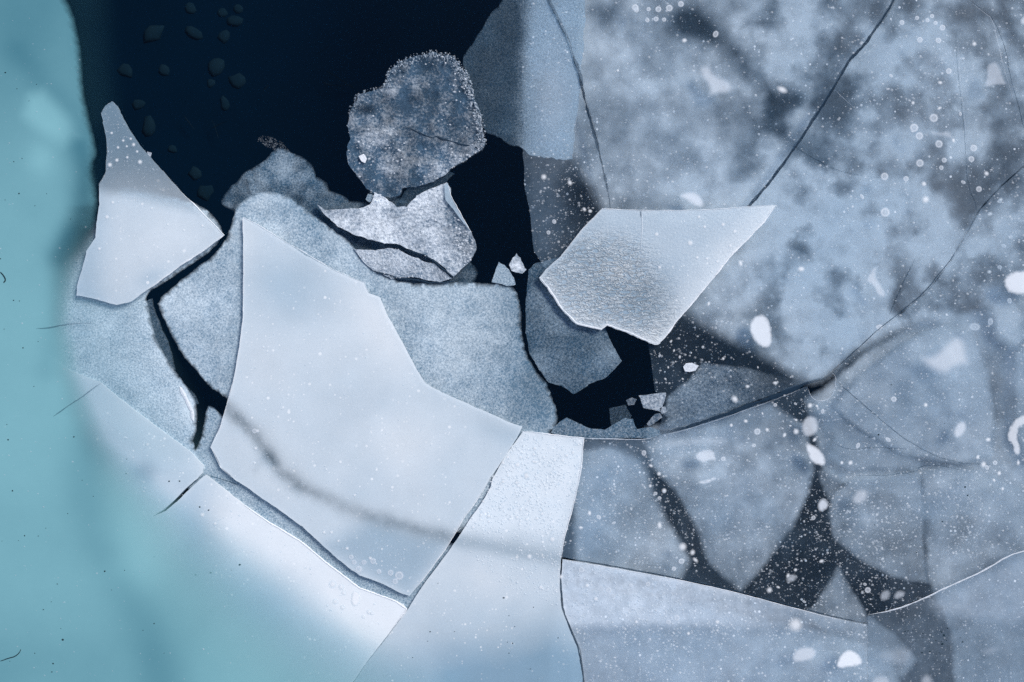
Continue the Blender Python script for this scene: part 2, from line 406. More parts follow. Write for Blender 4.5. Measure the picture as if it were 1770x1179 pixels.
def subfloe(poly, dens, tone, soft, z, seed, lb, sm=0):
    soft = soft * .75
    f = lambda x, y: np.clip((dens(x, y) if callable(dens) else dens) * 1.34 + .24 * fbm(x, y, 45, seed) + .10 * fbm(x, y, 15, seed + 2), 0, .95)
    return labelled(sheet('submerged_floe', poly, z, .015, M_slushd if seed == 41 else M_sub, f, lambda x, y: (tone(x, y) if callable(tone) else tone) + .18 + (.30 * fbm(x, y, 40, seed + 5) if seed != 41 else 0), res=7, soft=soft, rough=2, smooth=sm, seed=seed, side=0), lb, grp='drowned floes seen through the clear ice')
subfloe([(1385, 690), (1430, 660), (1500, 600), (1600, 545), (1700, 530), (1770 + E, 560), (1770 + E, 1000), (1770, 930), (1690, 900), (1600, 905), (1540, 860), (1470, 850), (1420, 820), (1405, 760)],
        lambda x, y: .62 + .2 * fbm(x, y, 50, 9) - g(x, y, 1720, 690, 30, 70, 0, .4) - g(x, y, 1455, 800, 40, 20, 20, .25), .5, 16, -.10, 43, 'deep dim floe lying lowest under the small drowned floes on the right')
subfloe([(1110, 735), (1200, 715), (1330, 690), (1395, 730), (1412, 800), (1400, 860), (1370, 920), (1335, 965), (1300, 1010), (1280, 1030), (1255, 1005), (1222, 975), (1195, 905), (1165, 855), (1125, 810), (1110, 770)],
        lambda x, y: .52 + g(x, y, 1210, 765, 80, 25, 0, .22) + g(x, y, 1240, 820, 70, 60, 0, .12), lambda x, y: .42 + g(x, y, 1210, 790, 80, 50, 0, .2), 15, -.05, 31,
        'drowned shield-shaped floe tapering to a point over dark water')
subfloe([(1448, 970), (1470, 1010), (1500, 1060), (1545, 1090), (1590, 1140), (1560, 1180), (1480, 1140), (1400, 1075), (1378, 1060), (1405, 1045), (1430, 1005)],
        .42, .45, 11, -.06, 32, 'small drowned triangular floe pointing up into the dark gap', 0)
subfloe([(1428, 890), (1440, 850), (1480, 822), (1530, 818), (1590, 812), (1603, 870), (1600, 940), (1612, 1012), (1540, 1000), (1480, 968), (1440, 935)],
        .44, .36, 11, -.055, 33, 'rounded drowned floe between the dark gap and the pale line')
subfloe([(1592, 812), (1640, 800), (1700, 815), (1780, 850), (1770 + E, 900), (1770 + E, 1179 + E), (1700, 1179 + E), (1640, 1090), (1600, 1000), (1594, 900)],
        lambda x, y: .46 + g(x, y, 1650, 950, 50, 50, 0, .10) - g(x, y, 1590, 905, 16, 40, 20, .25), .45, 12, -.05, 34, 'drowned floe reaching past the lower right border')
subfloe([(1435, 700), (1480, 650), (1560, 590), (1620, 560), (1680, 570), (1712, 640), (1722, 720), (1720, 790), (1660, 805), (1560, 790), (1470, 735)],
        lambda x, y: .50 + g(x, y, 1640, 620, 50, 42, 0, .3) + g(x, y, 1660, 740, 40, 60, 0, .12), lambda x, y: .48 + g(x, y, 1630, 620, 60, 50, 0, .3), 15, -.045, 35,
        'pale drowned floe crossed by a thin diagonal fissure, right of the notch')
subfloe([(1395, 700), (1440, 690), (1500, 740), (1600, 800), (1590, 815), (1500, 812), (1470, 818), (1430, 790), (1440, 750)],
        .34, .35, 10, -.06, 36, 'narrow drowned floe wedged below the notch')
subfloe([(1752, 600), (1800, 560), (1770 + E, 600), (1770 + E, 860), (1780, 800), (1752, 760)], .5, .45, 16, -.055, 37, 'drowned floe cut by the right border')
subfloe([(1408, 812), (1440, 808), (1470, 822), (1452, 870), (1440, 880), (1420, 850)], .30, .4, 8, -.06, 38, 'smallest drowned floe wedged beside the two white air pockets')
subfloe([(980, 775), (1060, 765), (1110, 790), (1130, 830), (1160, 900), (1200, 970), (1180, 1010), (1080, 1000), (990, 985), (985, 860)],
        lambda x, y: .64 - g(x, y, 1130, 860, 40, 60, 20, .25) + g(x, y, 1000, 820, 40, 90, 0, .12), .6, 20, -.055, 39, 'dim drowned floe beneath the darker clear sheet beside the bright strip')
subfloe([(960, 1000), (1100, 1020), (1250, 1050), (1420, 1085), (1540, 1120), (1560, 1179), (1600, 1179 + E), (800, 1179 + E), (940, 1179)],
        lambda x, y: .62 + g(x, y, 1060, 1060, 90, 30, 10, .1) + .06 * fbm(x, y, 60, 9), .6, 18, -.05, 40, 'broad drowned floe under the lower clear sheet')
subfloe([(380, 350), (400, 320), (420, 300), (440, 288), (458, 276), (470, 262), (483, 254), (500, 260), (522, 270), (540, 284), (546, 305), (565, 315), (570, 329), (592, 337), (604, 347), (640, 350), (636, 322), (660, 326), (740, 360), (830, 470), (800, 520), (640, 500), (450, 400)],
        lambda x, y: .46 + g(x, y, 488, 276, 16, 24, 30, .5) + g(x, y, 462, 300, 16, 12, 0, .3) + g(x, y, 495, 302, 13, 12, 0, .4) + g(x, y, 528, 307, 14, 9, 0, .38) + g(x, y, 436, 305, 9, 14, 0, .22) + .16 * fbm(x, y, 22, 4) - g(x, y, 515, 342, 12, 7, 10, .3) - .10 * sstep(560, 640, x)
        - band(x, y, [(440, 290), (441, 312)], 2.5, .3) - band(x, y, [(426, 312), (430, 336)], 3, .3) - band(x, y, [(480, 318), (510, 340), (560, 375), (640, 430)], 9, .12), lambda x, y: .12 + .45 * fbm(x, y, 13, 6) + g(x, y, 490, 290, 40, 30, 0, .2), 4, -.03, 41,
        'drowned lumpy rubble mound above the grainy floe, bluish and dim', 0)

labelled(sheet('submerged_floe', [(120, -E), (205, -60), (215, 80), (225, 190), (215, 300), (205, 380), (150, 420), (60, 380), (60, -E)], -.07, .02, M_teal, lambda x, y: .16 + .04 * fbm(x, y, 60, 3), .1, res=12, soft=70, rough=2, smooth=1, seed=44, side=0),  # soft teal sheet added to imitate the water's glow beside the shelf
         'dim blue glow in the water along the edge of the turquoise shelf, painted as a soft sheet')
labelled(sheet('submerged_floe', [(110, 200), (150, 250), (168, 300), (172, 360), (170, 400), (130, 400), (100, 300)], -.02, .02, M_teal, .5, .25, res=8, soft=12, rough=1, smooth=1, seed=45, side=0),
         'small teal ledge under water beside the lower edge of the turquoise shelf')
# ------------------------------------------------------------------ grainy slush floes at water level
P = [(402, 380), (408, 355), (425, 342), (445, 332), (470, 330), (492, 337), (520, 352), (548, 376), (585, 402), (612, 425), (630, 452), (655, 470), (690, 486), (730, 490), (790, 487), (846, 490), (884, 488), (898, 512), (901, 545), (903, 580), (909, 612), (928, 642), (945, 662), (955, 690), (966, 716), (962, 738), (948, 750),
     (985, 800), (985, 958), (900, 945), (845, 930), (790, 921), (700, 903), (630, 882), (560, 850), (510, 815), (475, 768), (440, 730), (398, 693), (362, 668), (338, 640), (312, 612), (297, 580), (276, 540), (270, 520), (300, 495), (330, 470), (365, 445), (388, 418), (396, 400)]
def slab_soft(x, y): # crack edges fade under the slabs, imitating light blurred by milky ice
    return np.full(len(x), 2.0) + 22 * (1 - g(x, y, 786, 925, 16, 16)) * sstep(1, 16, (x - 392) * .5 + (y - 690) * .35) * sstep(650, 720, y) * sstep(900, 870, x) + 14 * sstep(840, 900, x) * sstep(760, 800, y)
o = sheet('grainy_floe', P, .003, .03, M_slush, lambda x, y: np.clip(.86 + .10 * fbm(x, y, 60, 2) - .14 * sstep(700, 960, x) - g(x, y, 930, 690, 60, 60, 0, .12), 0, .98),
          lambda x, y: .54 + .26 * fbm(x, y, 60, 3) + .16 * fbm(x, y, 14, 6) - .05 * sstep(450, 650, x) - g(x, y, 520, 400, 120, 22, 35, .10) - g(x, y, 860, 530, 60, 60, 0, .10) - g(x, y, 930, 690, 60, 60, 0, .32) + g(x, y, 780, 590, 60, 50, 0, .14) + g(x, y, 450, 345, 30, 14, 0, .14) - g(x, y, 700, 560, 30, 80, -20, .1),
          res=8, rough=2.4, smooth=1, seed=2, soft=2.0, softmask=slab_soft)
grain = labelled(o, 'largest pale blue grainy slush floe, partly covered by the big milky slab', grp='grainy slush floes')
N_ = [(362, 697), (393, 727), (430, 745), (470, 790), (500, 830), (560, 868), (630, 898), (700, 920), (775, 938), (900, 960), (975, 975), (990, 1040), (800, 1100), (700, 1075), (580, 1068), (480, 992), (400, 930), (318, 850), (322, 800), (345, 765), (352, 735), (355, 712)]
def n_soft(x, y): return np.full(len(x), 2.0) + 18 * (1 - g(x, y, 786, 935, 16, 16)) * sstep(405, 440, x) * sstep(1000, 930, y - (x - 700) * .12)
o = sheet('grainy_floe', N_, .001, .03, M_slush, lambda x, y: .82 + .08 * fbm(x, y, 40, 2), lambda x, y: .44 + .14 * fbm(x, y, 30, 3) - .08 * sstep(420, 600, x), res=8, rough=1.6, smooth=1, seed=4, soft=2, softmask=n_soft)
labelled(o, 'blue-grey slush floe showing as a strip along the lower side of the milky slab', grp='grainy slush floes')
K = [(196, 314), (255, 322), (300, 338), (338, 352), (362, 364), (382, 388), (386, 404), (372, 430), (330, 458), (290, 486), (252, 508), (258, 535), (264, 560), (272, 590), (290, 622), (306, 645), (322, 668), (338, 690), (342, 715), (340, 745), (332, 768), (352, 795), (362, 815), (300, 820), (220, 790), (120, 760), (60, 700), (50, 560), (90, 450), (150, 400), (180, 350)]
o = sheet('grainy_floe', K, .004, .028, M_slush, lambda x, y: np.clip(.90 + .05 * fbm(x, y, 50, 2) - g(x, y, 370, 385, 14, 20, 0, .2), 0, 1),
          lambda x, y: .68 + .18 * fbm(x, y, 50, 8) + .12 * fbm(x, y, 13, 6) + g(x, y, 324, 700, 9, 32, -20, .5) - g(x, y, 225, 585, 40, 40, 0, .10) - band(x, y, [(180, 655), (240, 712), (330, 780)], 16, .16),
          res=8, rough=1.8, smooth=1, seed=5, soft=16, softmask=lambda x, y: 2 + 60 * sstep(220, 120, x) + 22 * sstep(350, 330, y) * sstep(330, 300, x))
kf = labelled(o, 'pale slush floe between the turquoise ice and the branching black crack', grp='grainy slush floes')
strip('bright_rim', [(310, 668), (322, 690), (332, 712), (334, 728)], 6, .006, M_frost_light, kf, .85, .8, 8, 2)
R_ = [(914, 466), (925, 455), (940, 452), (980, 440), (1060, 520), (1047, 568), (1056, 590), (1075, 624), (1048, 652), (1018, 664), (992, 681), (972, 668), (948, 661), (932, 640), (915, 610), (908, 575), (909, 530)]
o = sheet('grainy_floe', R_, -.002, .025, M_slushd, lambda x, y: np.clip(.60 + .14 * fbm(x, y, 40, 2) + g(x, y, 1050, 620, 30, 30, 0, .14) - g(x, y, 935, 480, 30, 30, 0, .15), 0, 1), lambda x, y: .34 + .36 * fbm(x, y, 30, 3) + g(x, y, 1060, 622, 16, 16, 0, .2), res=7, rough=1.6, seed=6)
labelled(o, 'dark grainy floe with a blunt point, half under the ridged slab', grp='grainy slush floes')
T_ = [(1213, 624), (1240, 628), (1300, 636), (1350, 650), (1400, 662), (1330, 688), (1250, 718), (1170, 738), (1141, 744), (1152, 722), (1140, 715), (1150, 700), (1152, 686), (1175, 664), (1190, 655), (1200, 640)]
o = sheet('grainy_floe', T_, -.010, .02, M_rubble, lambda x, y: np.clip(.72 + .2 * fbm(x, y, 30, 2) - .5 * sstep(1235, 1340, x) - .0 * y, .1, 1), lambda x, y: .40 + .25 * fbm(x, y, 28, 5), res=6, rough=2, seed=7, soft=5, side=.2)
labelled(o, 'rough grey floe tucked under the clear sheet above the long curved crack', grp='grainy slush floes')
O2 = [(880, -E), (876, -10), (862, 12), (848, 24), (838, 42), (826, 60), (816, 78), (806, 92), (800, 108), (806, 140), (818, 176), (834, 210), (840, 227), (864, 236), (884, 250), (902, 256), (915, 268), (935, 270), (953, 272), (972, 276), (990, 275), (994, 217), (1001, 163), (1009, 90), (1014, -20), (1014, -E)]
o = sheet('dark_plate_floe', O2, -.0065, .02, M_slushd, lambda x, y: np.clip(.17 + .16 * fbm(x, y, 40, 3) + .62 * sstep(882, 922, x + 9 * fbm(x, y, 40, 17) + (y - 120) * .06) + g(x, y, 878, 225, 16, 16, 0, .3) - g(x, y, 900, 236, 40, 26, 0, .12), .1, .9),
          lambda x, y: .14 + .15 * fbm(x, y, 30, 5) + .78 * sstep(882, 922, x + 9 * fbm(x, y, 40, 17) + (y - 120) * .06) + g(x, y, 970, 230, 30, 60, 10, .25) - g(x, y, 920, 235, 20, 20, 0, .2), res=7, rough=2.6, seed=9, side=.6)
labelled(o, 'dark blue-grey floe with scalloped side, pale where the clear sheet overlaps it')
strip('fractured_edge_light', [(1001, 166), (994, 217), (989, 274)], 1.3, -.0058, M_frost_light, o, .7, .7, 3, .5)

# ------------------------------------------------------------------ clear sheets
slit1 = [(938, -E), (938, -20), (946, 6), (958, 30), (974, 60), (984, 88), (992, 120), (1003, 150), (1012, 190), (1022, 215), (1030, 240), (1036, 270), (1042, 296), (1049, 328), (1056, 365), (1062, 400),
         (1057, 365), (1050, 328), (1044, 296), (1039, 270), (1034, 240), (1027, 213), (1018, 186), (1009, 150), (997, 118), (988, 86), (977, 58), (962, 30), (950, 6), (943, -20), (943, -E)]
slit2 = [(1553, -E), (1549, -12), (1536, 14), (1515, 44), (1495, 73), (1470, 99), (1462, 112), (1446, 140), (1420, 182), (1390, 228), (1370, 258), (1334, 308), (1294, 358), (1280, 380),
         (1296, 360), (1337, 310), (1374, 260), (1395, 229), (1425, 182), (1450, 140), (1466, 113), (1474, 102), (1499, 76), (1520, 46), (1541, 16), (1555, -12), (1560, -E)]
C_ = [(885, -E), (887, -10), (898, 18), (903, 40), (903, 100), (902, 170), (904, 262), (907, 322), (914, 356), (919, 400), (923, 435), (940, 462), (1050, 520), (1118, 580), (1126, 630), (1132, 676), (1150, 690), (1140, 742), (1165, 740), (1200, 730), (1250, 712), (1300, 694), (1345, 678), (1396, 660), (1420, 655), (1438, 640), (1458, 622), (1482, 604), (1516, 572), (1560, 538), (1600, 505), (1642, 452), (1668, 405), (1692, 362), (1730, 320), (1770, 285), (1770 + E, 200), (1770 + E, -E)] + slit2[::-1] + slit1[::-1]
def c_d(x, y):
    v = .075 + .04 * fbm(x, y, 60, 2) + .10 * sstep(1050, 900, x) * sstep(500, 440, y) * .6
    v += .10 * sstep(1250, 1500, x) + g(x, y, 940, 380, 26, 90, 0, .07) - g(x, y, 1000, 340, 30, 50, -30, .10)
    v -= g(x, y, 1240, 620, 90, 40, 20, .05) + g(x, y, 1330, 650, 80, 20, 20, .04)
    v += g(x, y, 960, 180, 50, 120, 0, .16) + g(x, y, 1600, 160, 70, 150, 0, .08)
    return np.clip(v, .04, .8)
o = sheet('clear_ice_sheet', C_, .006, .010, M_clear, lambda x, y: c_d(x, y) * (1 - .75 * (1 - sstep(0, 26, x - 903)) * sstep(262, 250, y)), lambda x, y: .14 + .15 * fbm(x, y, 90, 3) + .35 * sstep(1300, 1600, x) + g(x, y, 955, 150, 60, 140, 0, .6), res=10, rough=.9, seed=10, under=.15, side=1.2)
clear = labelled(o, 'broad clear bubbly sheet split by two long black cracks')
slitL = [(1395, 668), (1401, 684), (1408, 691), (1420, 694), (1436, 688), (1443, 670), (1446, 652), (1441, 643)]
E_ = [(1011, 757), (1060, 758), (1118, 760), (1135, 752), (1165, 748), (1205, 736), (1250, 722), (1300, 704), (1350, 686)] + slitL + [(1460, 624), (1484, 606), (1518, 574), (1562, 540), (1602, 507), (1644, 454), (1670, 407), (1694, 364), (1732, 322), (1772, 288), (1770 + E, 203),
      (1770 + E, 800), (1770, 951), (1740, 960), (1700, 985), (1660, 1003), (1625, 1018), (1590, 1035), (1545, 1052), (1501, 1062), (1500, 1076), (1460, 1070), (1390, 1053), (1320, 1034), (1250, 1016), (1155, 996), (1060, 979), (971, 963), (975, 935), (988, 885), (1000, 835), (1006, 795)]
def e_d(x, y):
    v = .065 + .035 * fbm(x, y, 50, 4) + g(x, y, 1060, 800, 60, 50, 0, .14) + g(x, y, 1010, 900, 60, 80, 0, .10) + .14 * sstep(1500, 1650, x) * sstep(750, 650, y)
    v += sp(x, y, [(1011, 757), (1122, 757), (1128, 830), (1140, 900), (1080, 980), (970, 965), (1000, 830)], 12, .10) + g(x, y, 1250, 740, 120, 20, -20, .08)
    v -= g(x, y, 1420, 930, 60, 120, 0, .05)
    v += .10 * np.clip(fbm(x, y, 70, 15, 4), 0, 1)
    return np.clip(v, .05, .8)
o = sheet('clear_ice_sheet', E_, .008, .010, M_clear, e_d, lambda x, y: .20 + .12 * fbm(x, y, 60, 3) + .2 * sstep(1500, 1650, x), res=10, rough=.7, seed=12, under=.15, side=1.2)
lower = labelled(o, 'darker clear sheet with white air pockets below the long curved crack')
F_ = [(972, 967), (1060, 982), (1155, 999), (1250, 1019), (1320, 1037), (1390, 1056), (1460, 1073), (1499, 1080), (1499, 1179 + E), (1012, 1179 + E), (1011, 1179), (1004, 1125), (990, 1092), (977, 1062), (974, 1050), (970, 1000)]
o = sheet('clear_ice_sheet', F_, .012, .0095, M_clear, lambda x, y: np.clip(.38 - .16 * sstep(1300, 1500, x) + .05 * fbm(x, y, 50, 4) + .30 * sstep(1092, 1070, y + (x - 1000) * .015) * sstep(1500, 1100, x) + .08 * sstep(1092, 1078, y), 0, .9),
          lambda x, y: .50 + .30 * sstep(1094, 1072, y) * sstep(1520, 1150, x) + .10 * fbm(x, y, 60, 6), res=9, rough=.6, seed=13, under=.15, edge=.25, edge_w=5)
fplate = labelled(o, 'bubbly grey sheet with a bright upper band below the dark clear sheet')
F2 = [(1500.6, 1065), (1547, 1055), (1592, 1038), (1627, 1021), (1662, 1006), (1702, 988), (1742, 963), (1772, 954), (1770 + E, 805), (1770 + E, 1179 + E), (1500.6, 1179 + E)]
o = sheet('clear_ice_sheet', F2, .010, .0075, M_clear, lambda x, y: np.clip(.22 + .05 * fbm(x, y, 50, 4) + sp(x, y, [(1608, 1040), (1780, 950), (1900, 900), (1900, 1100), (1770, 1075), (1700, 1070), (1625, 1068)], 14, .22) - g(x, y, 1555, 1062, 40, 20, 0, .08), 0, .9),
          lambda x, y: .34 + sp(x, y, [(1608, 1040), (1780, 950), (1900, 900), (1900, 1100), (1770, 1075), (1700, 1070), (1625, 1068)], 14, .22) + .08 * fbm(x, y, 60, 6), res=9, rough=.5, seed=14, under=.15)
f2 = labelled(o, 'smooth clear sheet with a pinkish pale wedge, below the white diagonal seam')
strip('pressure_seam', [(1500, 1063), (1545, 1055), (1592, 1037), (1627, 1020), (1662, 1004), (1702, 986), (1742, 961), (1772, 952), (1850, 930)], 2.4, .0115, M_frost_light, f2, .75, .6, 5, .6, smooth=1)

# ------------------------------------------------------------------ large pale sheets, lower left and centre
G_ = [(905, 745), (950, 751), (1009, 757), (1006, 795), (1000, 835), (988, 885), (975, 930), (970, 965), (968, 1000), (971, 1050), (975, 1062), (988, 1092), (1002, 1125), (1009, 1179), (1010, 1179 + E), (200, 1179 + E), (608, 1185), (625, 1150), (655, 1112), (703, 1056), (725, 1021), (764, 968), (792, 929), (815, 894), (832, 870), (848, 842), (851, 828), (866, 801), (885, 772)]
def g_t(x, y):
    v = .64 + .05 * fbm(x, y, 60, 3)
    v += sp(x, y, [(905, 745), (1009, 757), (1000, 835), (975, 925), (790, 915), (845, 830)], 22, .16)
    v -= band(x, y, [(780, 932), (850, 945), (910, 958), (975, 967)], 12, .20) - .05 * fbm(x, y, 30, 8)
    v += g(x, y, 860, 1000, 110, 30, 8, .14) - .42 * sstep(1010, 1179, y) * sstep(640, 820, x) - .25 * sstep(1080, 1179, y) - g(x, y, 960, 1120, 60, 60, 0, .15)
    return v
o = sheet('pale_ice_sheet', G_, .012, .0085, M_slab, lambda x, y: np.clip(.78 + .04 * fbm(x, y, 60, 4) - band(x, y, [(780, 932), (850, 945), (910, 958), (975, 967)], 13, .16) + sp(x, y, [(905, 745), (1009, 757), (1000, 835), (975, 925), (790, 915), (845, 830)], 22, .16) - .14 * sstep(1040, 1179, y) * sstep(700, 900, x), 0, 1), g_t, res=9, rough=.7, seed=15, edge=.12, edge_w=4)
gsheet = labelled(o, 'long pale sheet whose bright speckled upper strip narrows beside the milky slab', 'ice sheet')
strip('fractured_edge_light', [(905, 745), (950, 751), (1009, 757), (1006, 795), (1000, 835), (988, 885), (975, 930), (970, 965)], 2.0, .0125, M_frost_light, gsheet, .8, .9, 6, .7)
I_ = [(354, 818), (388, 846), (422, 873), (466, 904), (517, 934), (567, 975), (600, 1000), (622, 1017), (640, 1024), (656, 1029), (683, 1039), (698, 1046), (703, 1053), (696, 1063), (669, 1100), (640, 1136), (606, 1185), (200, 1179 + E), (-E, 1179 + E), (-E, 560), (60, 600), (120, 640), (175, 662), (210, 692), (270, 738), (330, 782), (352, 805)]
cr = [(264, 892), (285, 880), (305, 862), (322, 845), (340, 829), (352, 819)]
crk = [(356, 821), (343, 831), (326, 848), (309, 865), (286, 882)]
I_ = [(356, 821)] + I_[1:] + [(350, 818), (341, 828), (322, 844), (303, 863), (284, 881), (264, 893), (287, 883), (306, 867), (325, 848), (343, 831)]
def i_t(x, y):
    v = .52 + .05 * fbm(x, y, 70, 3)
    v += band(x, y, [(420, 885), (500, 940), (600, 1020), (690, 1060)], 75, .42) + g(x, y, 655, 1060, 70, 44, 30, .6) + g(x, y, 350, 800, 30, 30, 0, .2)
    v -= g(x, y, 335, 900, 36, 100, 0, .26) + g(x, y, 430, 1040, 60, 50, 0, .12) + g(x, y, 450, 1060, 140, 60, 30, .2) + g(x, y, 250, 815, 28, 22, 0, .28)
    v += g(x, y, 240, 730, 80, 40, 40, .16) + g(x, y, 270, 960, 60, 60, 0, .12)
    return v
def i_d(x, y): return np.clip(.88 - g(x, y, 250, 815, 22, 18, 0, .14) - g(x, y, 370, 900, 26, 60, 10, .06), 0, 1)
o = sheet('pale_ice_sheet', I_, .013, .014, M_slab, i_d, i_t, res=10, rough=.8, seed=16, edge=.12, edge_w=4)
isheet = labelled(o, 'wide pale sheet running under the turquoise ice, ending in a white rounded corner', 'ice sheet')
strip('fractured_edge_light', [(422, 873), (466, 904), (517, 934), (567, 975), (622, 1017), (656, 1029), (683, 1039), (703, 1053), (696, 1063), (669, 1100)], 3.0, .0135, M_frost_light, isheet, .9, 1.0, 7, .8)

# turquoise shelf over the left side
yb = np.array([-900, 0, 60, 120, 200, 300, 360, 450, 560, 650, 760, 850, 950, 1050, 1179, 2000]) 
xa = np.array([300, 300, 300, 300, 300, 300, 110, 70, 72, 84, 115, 140, 160, 215, 270, 500])      # full turquoise left of this
xz = np.array([340, 340, 340, 340, 340, 340, 200, 165, 145, 170, 225, 320, 480, 620, 880, 1250])   # none right of this
S_ = [(-E, -E), (60, -E), (100, -30), (128, 20), (139, 70), (143, 110), (146, 160), (156, 205), (165, 240), (170, 265), (163, 282), (160, 300), (168, 330), (172, 352), (166, 380), (166, 410), (190, 440), (260, 520), (330, 650), (460, 800), (600, 900), (760, 1000), (1000, 1250), (1200, 1179 + E), (-E, 1179 + E)]
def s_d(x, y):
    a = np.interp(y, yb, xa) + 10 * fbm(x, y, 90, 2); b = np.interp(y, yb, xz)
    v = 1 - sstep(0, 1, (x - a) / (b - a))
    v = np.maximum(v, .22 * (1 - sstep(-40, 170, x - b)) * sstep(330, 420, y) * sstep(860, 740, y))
    v = v * (.97 - g(x, y, 150, 380, 26, 90, 0, .25))
    v *= 1 - .12 * g(x, y, 155, 310, 14, 40, 0, 1)
    return np.clip(v, 0, .98)
def s_t(x, y):
    v = .66 + .07 * fbm(x, y, 120, 5)
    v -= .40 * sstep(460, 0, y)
    v += sp(x, y, [(50, 165), (75, 155), (110, 195), (140, 235), (110, 250), (60, 220), (40, 200)], 16, .34) + g(x, y, 72, 275, 26, 32, 0, .22) + g(x, y, 110, 70, 40, 70, 0, .1)
    v -= band(x, y, [(30, 90), (80, 150), (130, 200)], 22, .10) + band(x, y, [(135, 240), (148, 300), (140, 380), (100, 440)], 24, .34)
    v -= band(x, y, [(120, 400), (95, 520), (80, 640)], 20, .12)
    v -= band(x, y, [(160, 770), (150, 820), (175, 940), (215, 1010), (260, 1100), (285, 1190), (300, 1400)], 44, .22)
    v += g(x, y, 250, 900, 80, 120, -20, .34) + g(x, y, 235, 985, 40, 40, 0, .12) + g(x, y, 120, 560, 40, 90, 0, .12) + g(x, y, 30, 760, 120, 150, 0, .05) - g(x, y, 0, 1150, 120, 60, 0, .10) - .12 * sstep(1000, 1179, y)
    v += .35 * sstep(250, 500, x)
    return v
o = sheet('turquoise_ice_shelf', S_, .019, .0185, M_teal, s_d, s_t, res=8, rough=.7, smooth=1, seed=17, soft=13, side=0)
shelf = labelled(o, 'turquoise shelf of thick cloudy ice along the left side', 'ice shelf')

# ------------------------------------------------------------------ milky slabs lying on top
Z_ = [(175, 195), (182, 183), (194, 175), (202, 183), (207, 195), (223, 224), (240, 250), (259, 271), (281, 295), (304, 321), (312, 331), (339, 357), (368, 386), (387, 406), (355, 431), (310, 460), (249, 505), (227, 521), (201, 527), (169, 518), (132, 511), (133, 495), (146, 450), (149, 434), (165, 411), (168, 380), (172, 353), (171, 318), (182, 299), (185, 266), (183, 234), (178, 208)]
def z_t(x, y):
    v = .62 + .05 * fbm(x, y, 50, 3) + g(x, y, 300, 410, 90, 60, 0, .16) + g(x, y, 200, 480, 50, 40, 0, .10) - .32 * sstep(210, 150, x) * sstep(250, 330, y) - .58 * sstep(345, 240, y)
    return v - g(x, y, 262, 480, 26, 14, -30, .2)
def z_d(x, y): return np.clip(.30 + .42 * sstep(0, 26, y - (322 + (x - 200) * .22)) + .06 * sstep(280, 180, y) + .04 * fbm(x, y, 30, 4) + g(x, y, 290, 400, 100, 70, 0, .1), 0, 1)
o = sheet('milky_slab', Z_, .030, .012, M_slab, z_d, z_t, res=7, rough=1.0, seed=18, edge=.12, edge_w=3)
zs = labelled(o, 'triangular milky slab with a narrow tail pointing up at the dark water', 'ice slab')
strip('fractured_edge_light', [(312, 331), (339, 357), (368, 386), (387, 406), (355, 431), (310, 460), (249, 505)], 1.8, .0305, M_frost_light, zs, .85, 1.0, 9, .6)  # pale edge strips on the slabs paint light caught by their side faces
A_ = [(420, 376), (445, 388), (470, 402), (500, 422), (530, 443), (580, 468), (612, 482), (630, 488), (638, 507), (657, 514), (668, 542), (685, 572), (700, 600), (718, 635), (735, 662), (760, 676), (790, 690), (820, 704), (850, 716), (880, 730), (903, 737), (893, 758), (880, 778), (862, 806), (850, 822), (826, 862), (800, 898), (785, 925), (765, 956), (740, 990), (708, 1030), (686, 1022), (656, 1007), (622, 995), (595, 975), (567, 951), (523, 910), (466, 870), (410, 832), (381, 808), (378, 798), (364, 773), (380, 740), (392, 700), (405, 650), (414, 600), (420, 550), (421, 470)]
bandA = [(388, 700), (410, 722), (440, 752), (462, 785), (482, 815), (520, 842), (580, 868), (640, 893), (710, 912), (785, 930)]
def a_t(x, y):
    v = .66 + .10 * fbm(x, y, 90, 3) + g(x, y, 650, 560, 40, 90, -30, .30) + g(x, y, 450, 640, 50, 60, 0, .12) + g(x, y, 690, 760, 60, 50, 0, .22) - g(x, y, 500, 490, 80, 60, 30, .30) + g(x, y, 428, 420, 16, 40, 0, .14) - sp(x, y, [(640, 900), (785, 930), (708, 1030), (560, 945)], 26, .34)
    v += g(x, y, 470, 840, 40, 20, 30, .12) - g(x, y, 870, 750, 50, 20, 20, .2) - g(x, y, 760, 820, 40, 60, 0, .05)
    return v
def a_d(x, y):
    return np.clip(.80 + .05 * fbm(x, y, 60, 14) - band(x, y, bandA, 12 + 3 * fbm(x, y, 30, 9), .30) * (1 + .5 * fbm(x, y, 12, 4)) - band(x, y, bandA[:6], 13, .20) * (1 + .6 * fbm(x, y, 12, 5)) - g(x, y, 470, 790, 14, 12, 0, .2) - band(x, y, [(455, 790), (442, 812)], 8, .12) - sp(x, y, [(640, 900), (785, 930), (708, 1030), (560, 945)], 22, .14) - g(x, y, 870, 745, 50, 20, 20, .08), 0, 1)
o = sheet('milky_slab', A_, .018, .0055, M_slab, a_d, a_t, res=8, rough=.9, seed=19, edge=.12, edge_w=3)
asl = labelled(o, 'largest milky blue-white slab, shaped like a sail, in the centre', 'ice slab')
strip('fractured_edge_light', [(410, 832), (381, 808), (364, 773), (380, 740), (392, 700), (405, 650), (414, 600), (420, 550), (421, 470), (420, 376), (445, 388), (500, 422), (580, 468), (630, 488), (638, 507)], 1.6, .0185, M_frost_light, asl, .55, .9, 10, .6)
strip('fractured_edge_light', [(850, 822), (826, 862), (800, 898), (785, 925), (765, 956), (740, 990), (708, 1030)], 1.5, .0185, M_frost_light, asl, .8, 1.0, 11, .5)
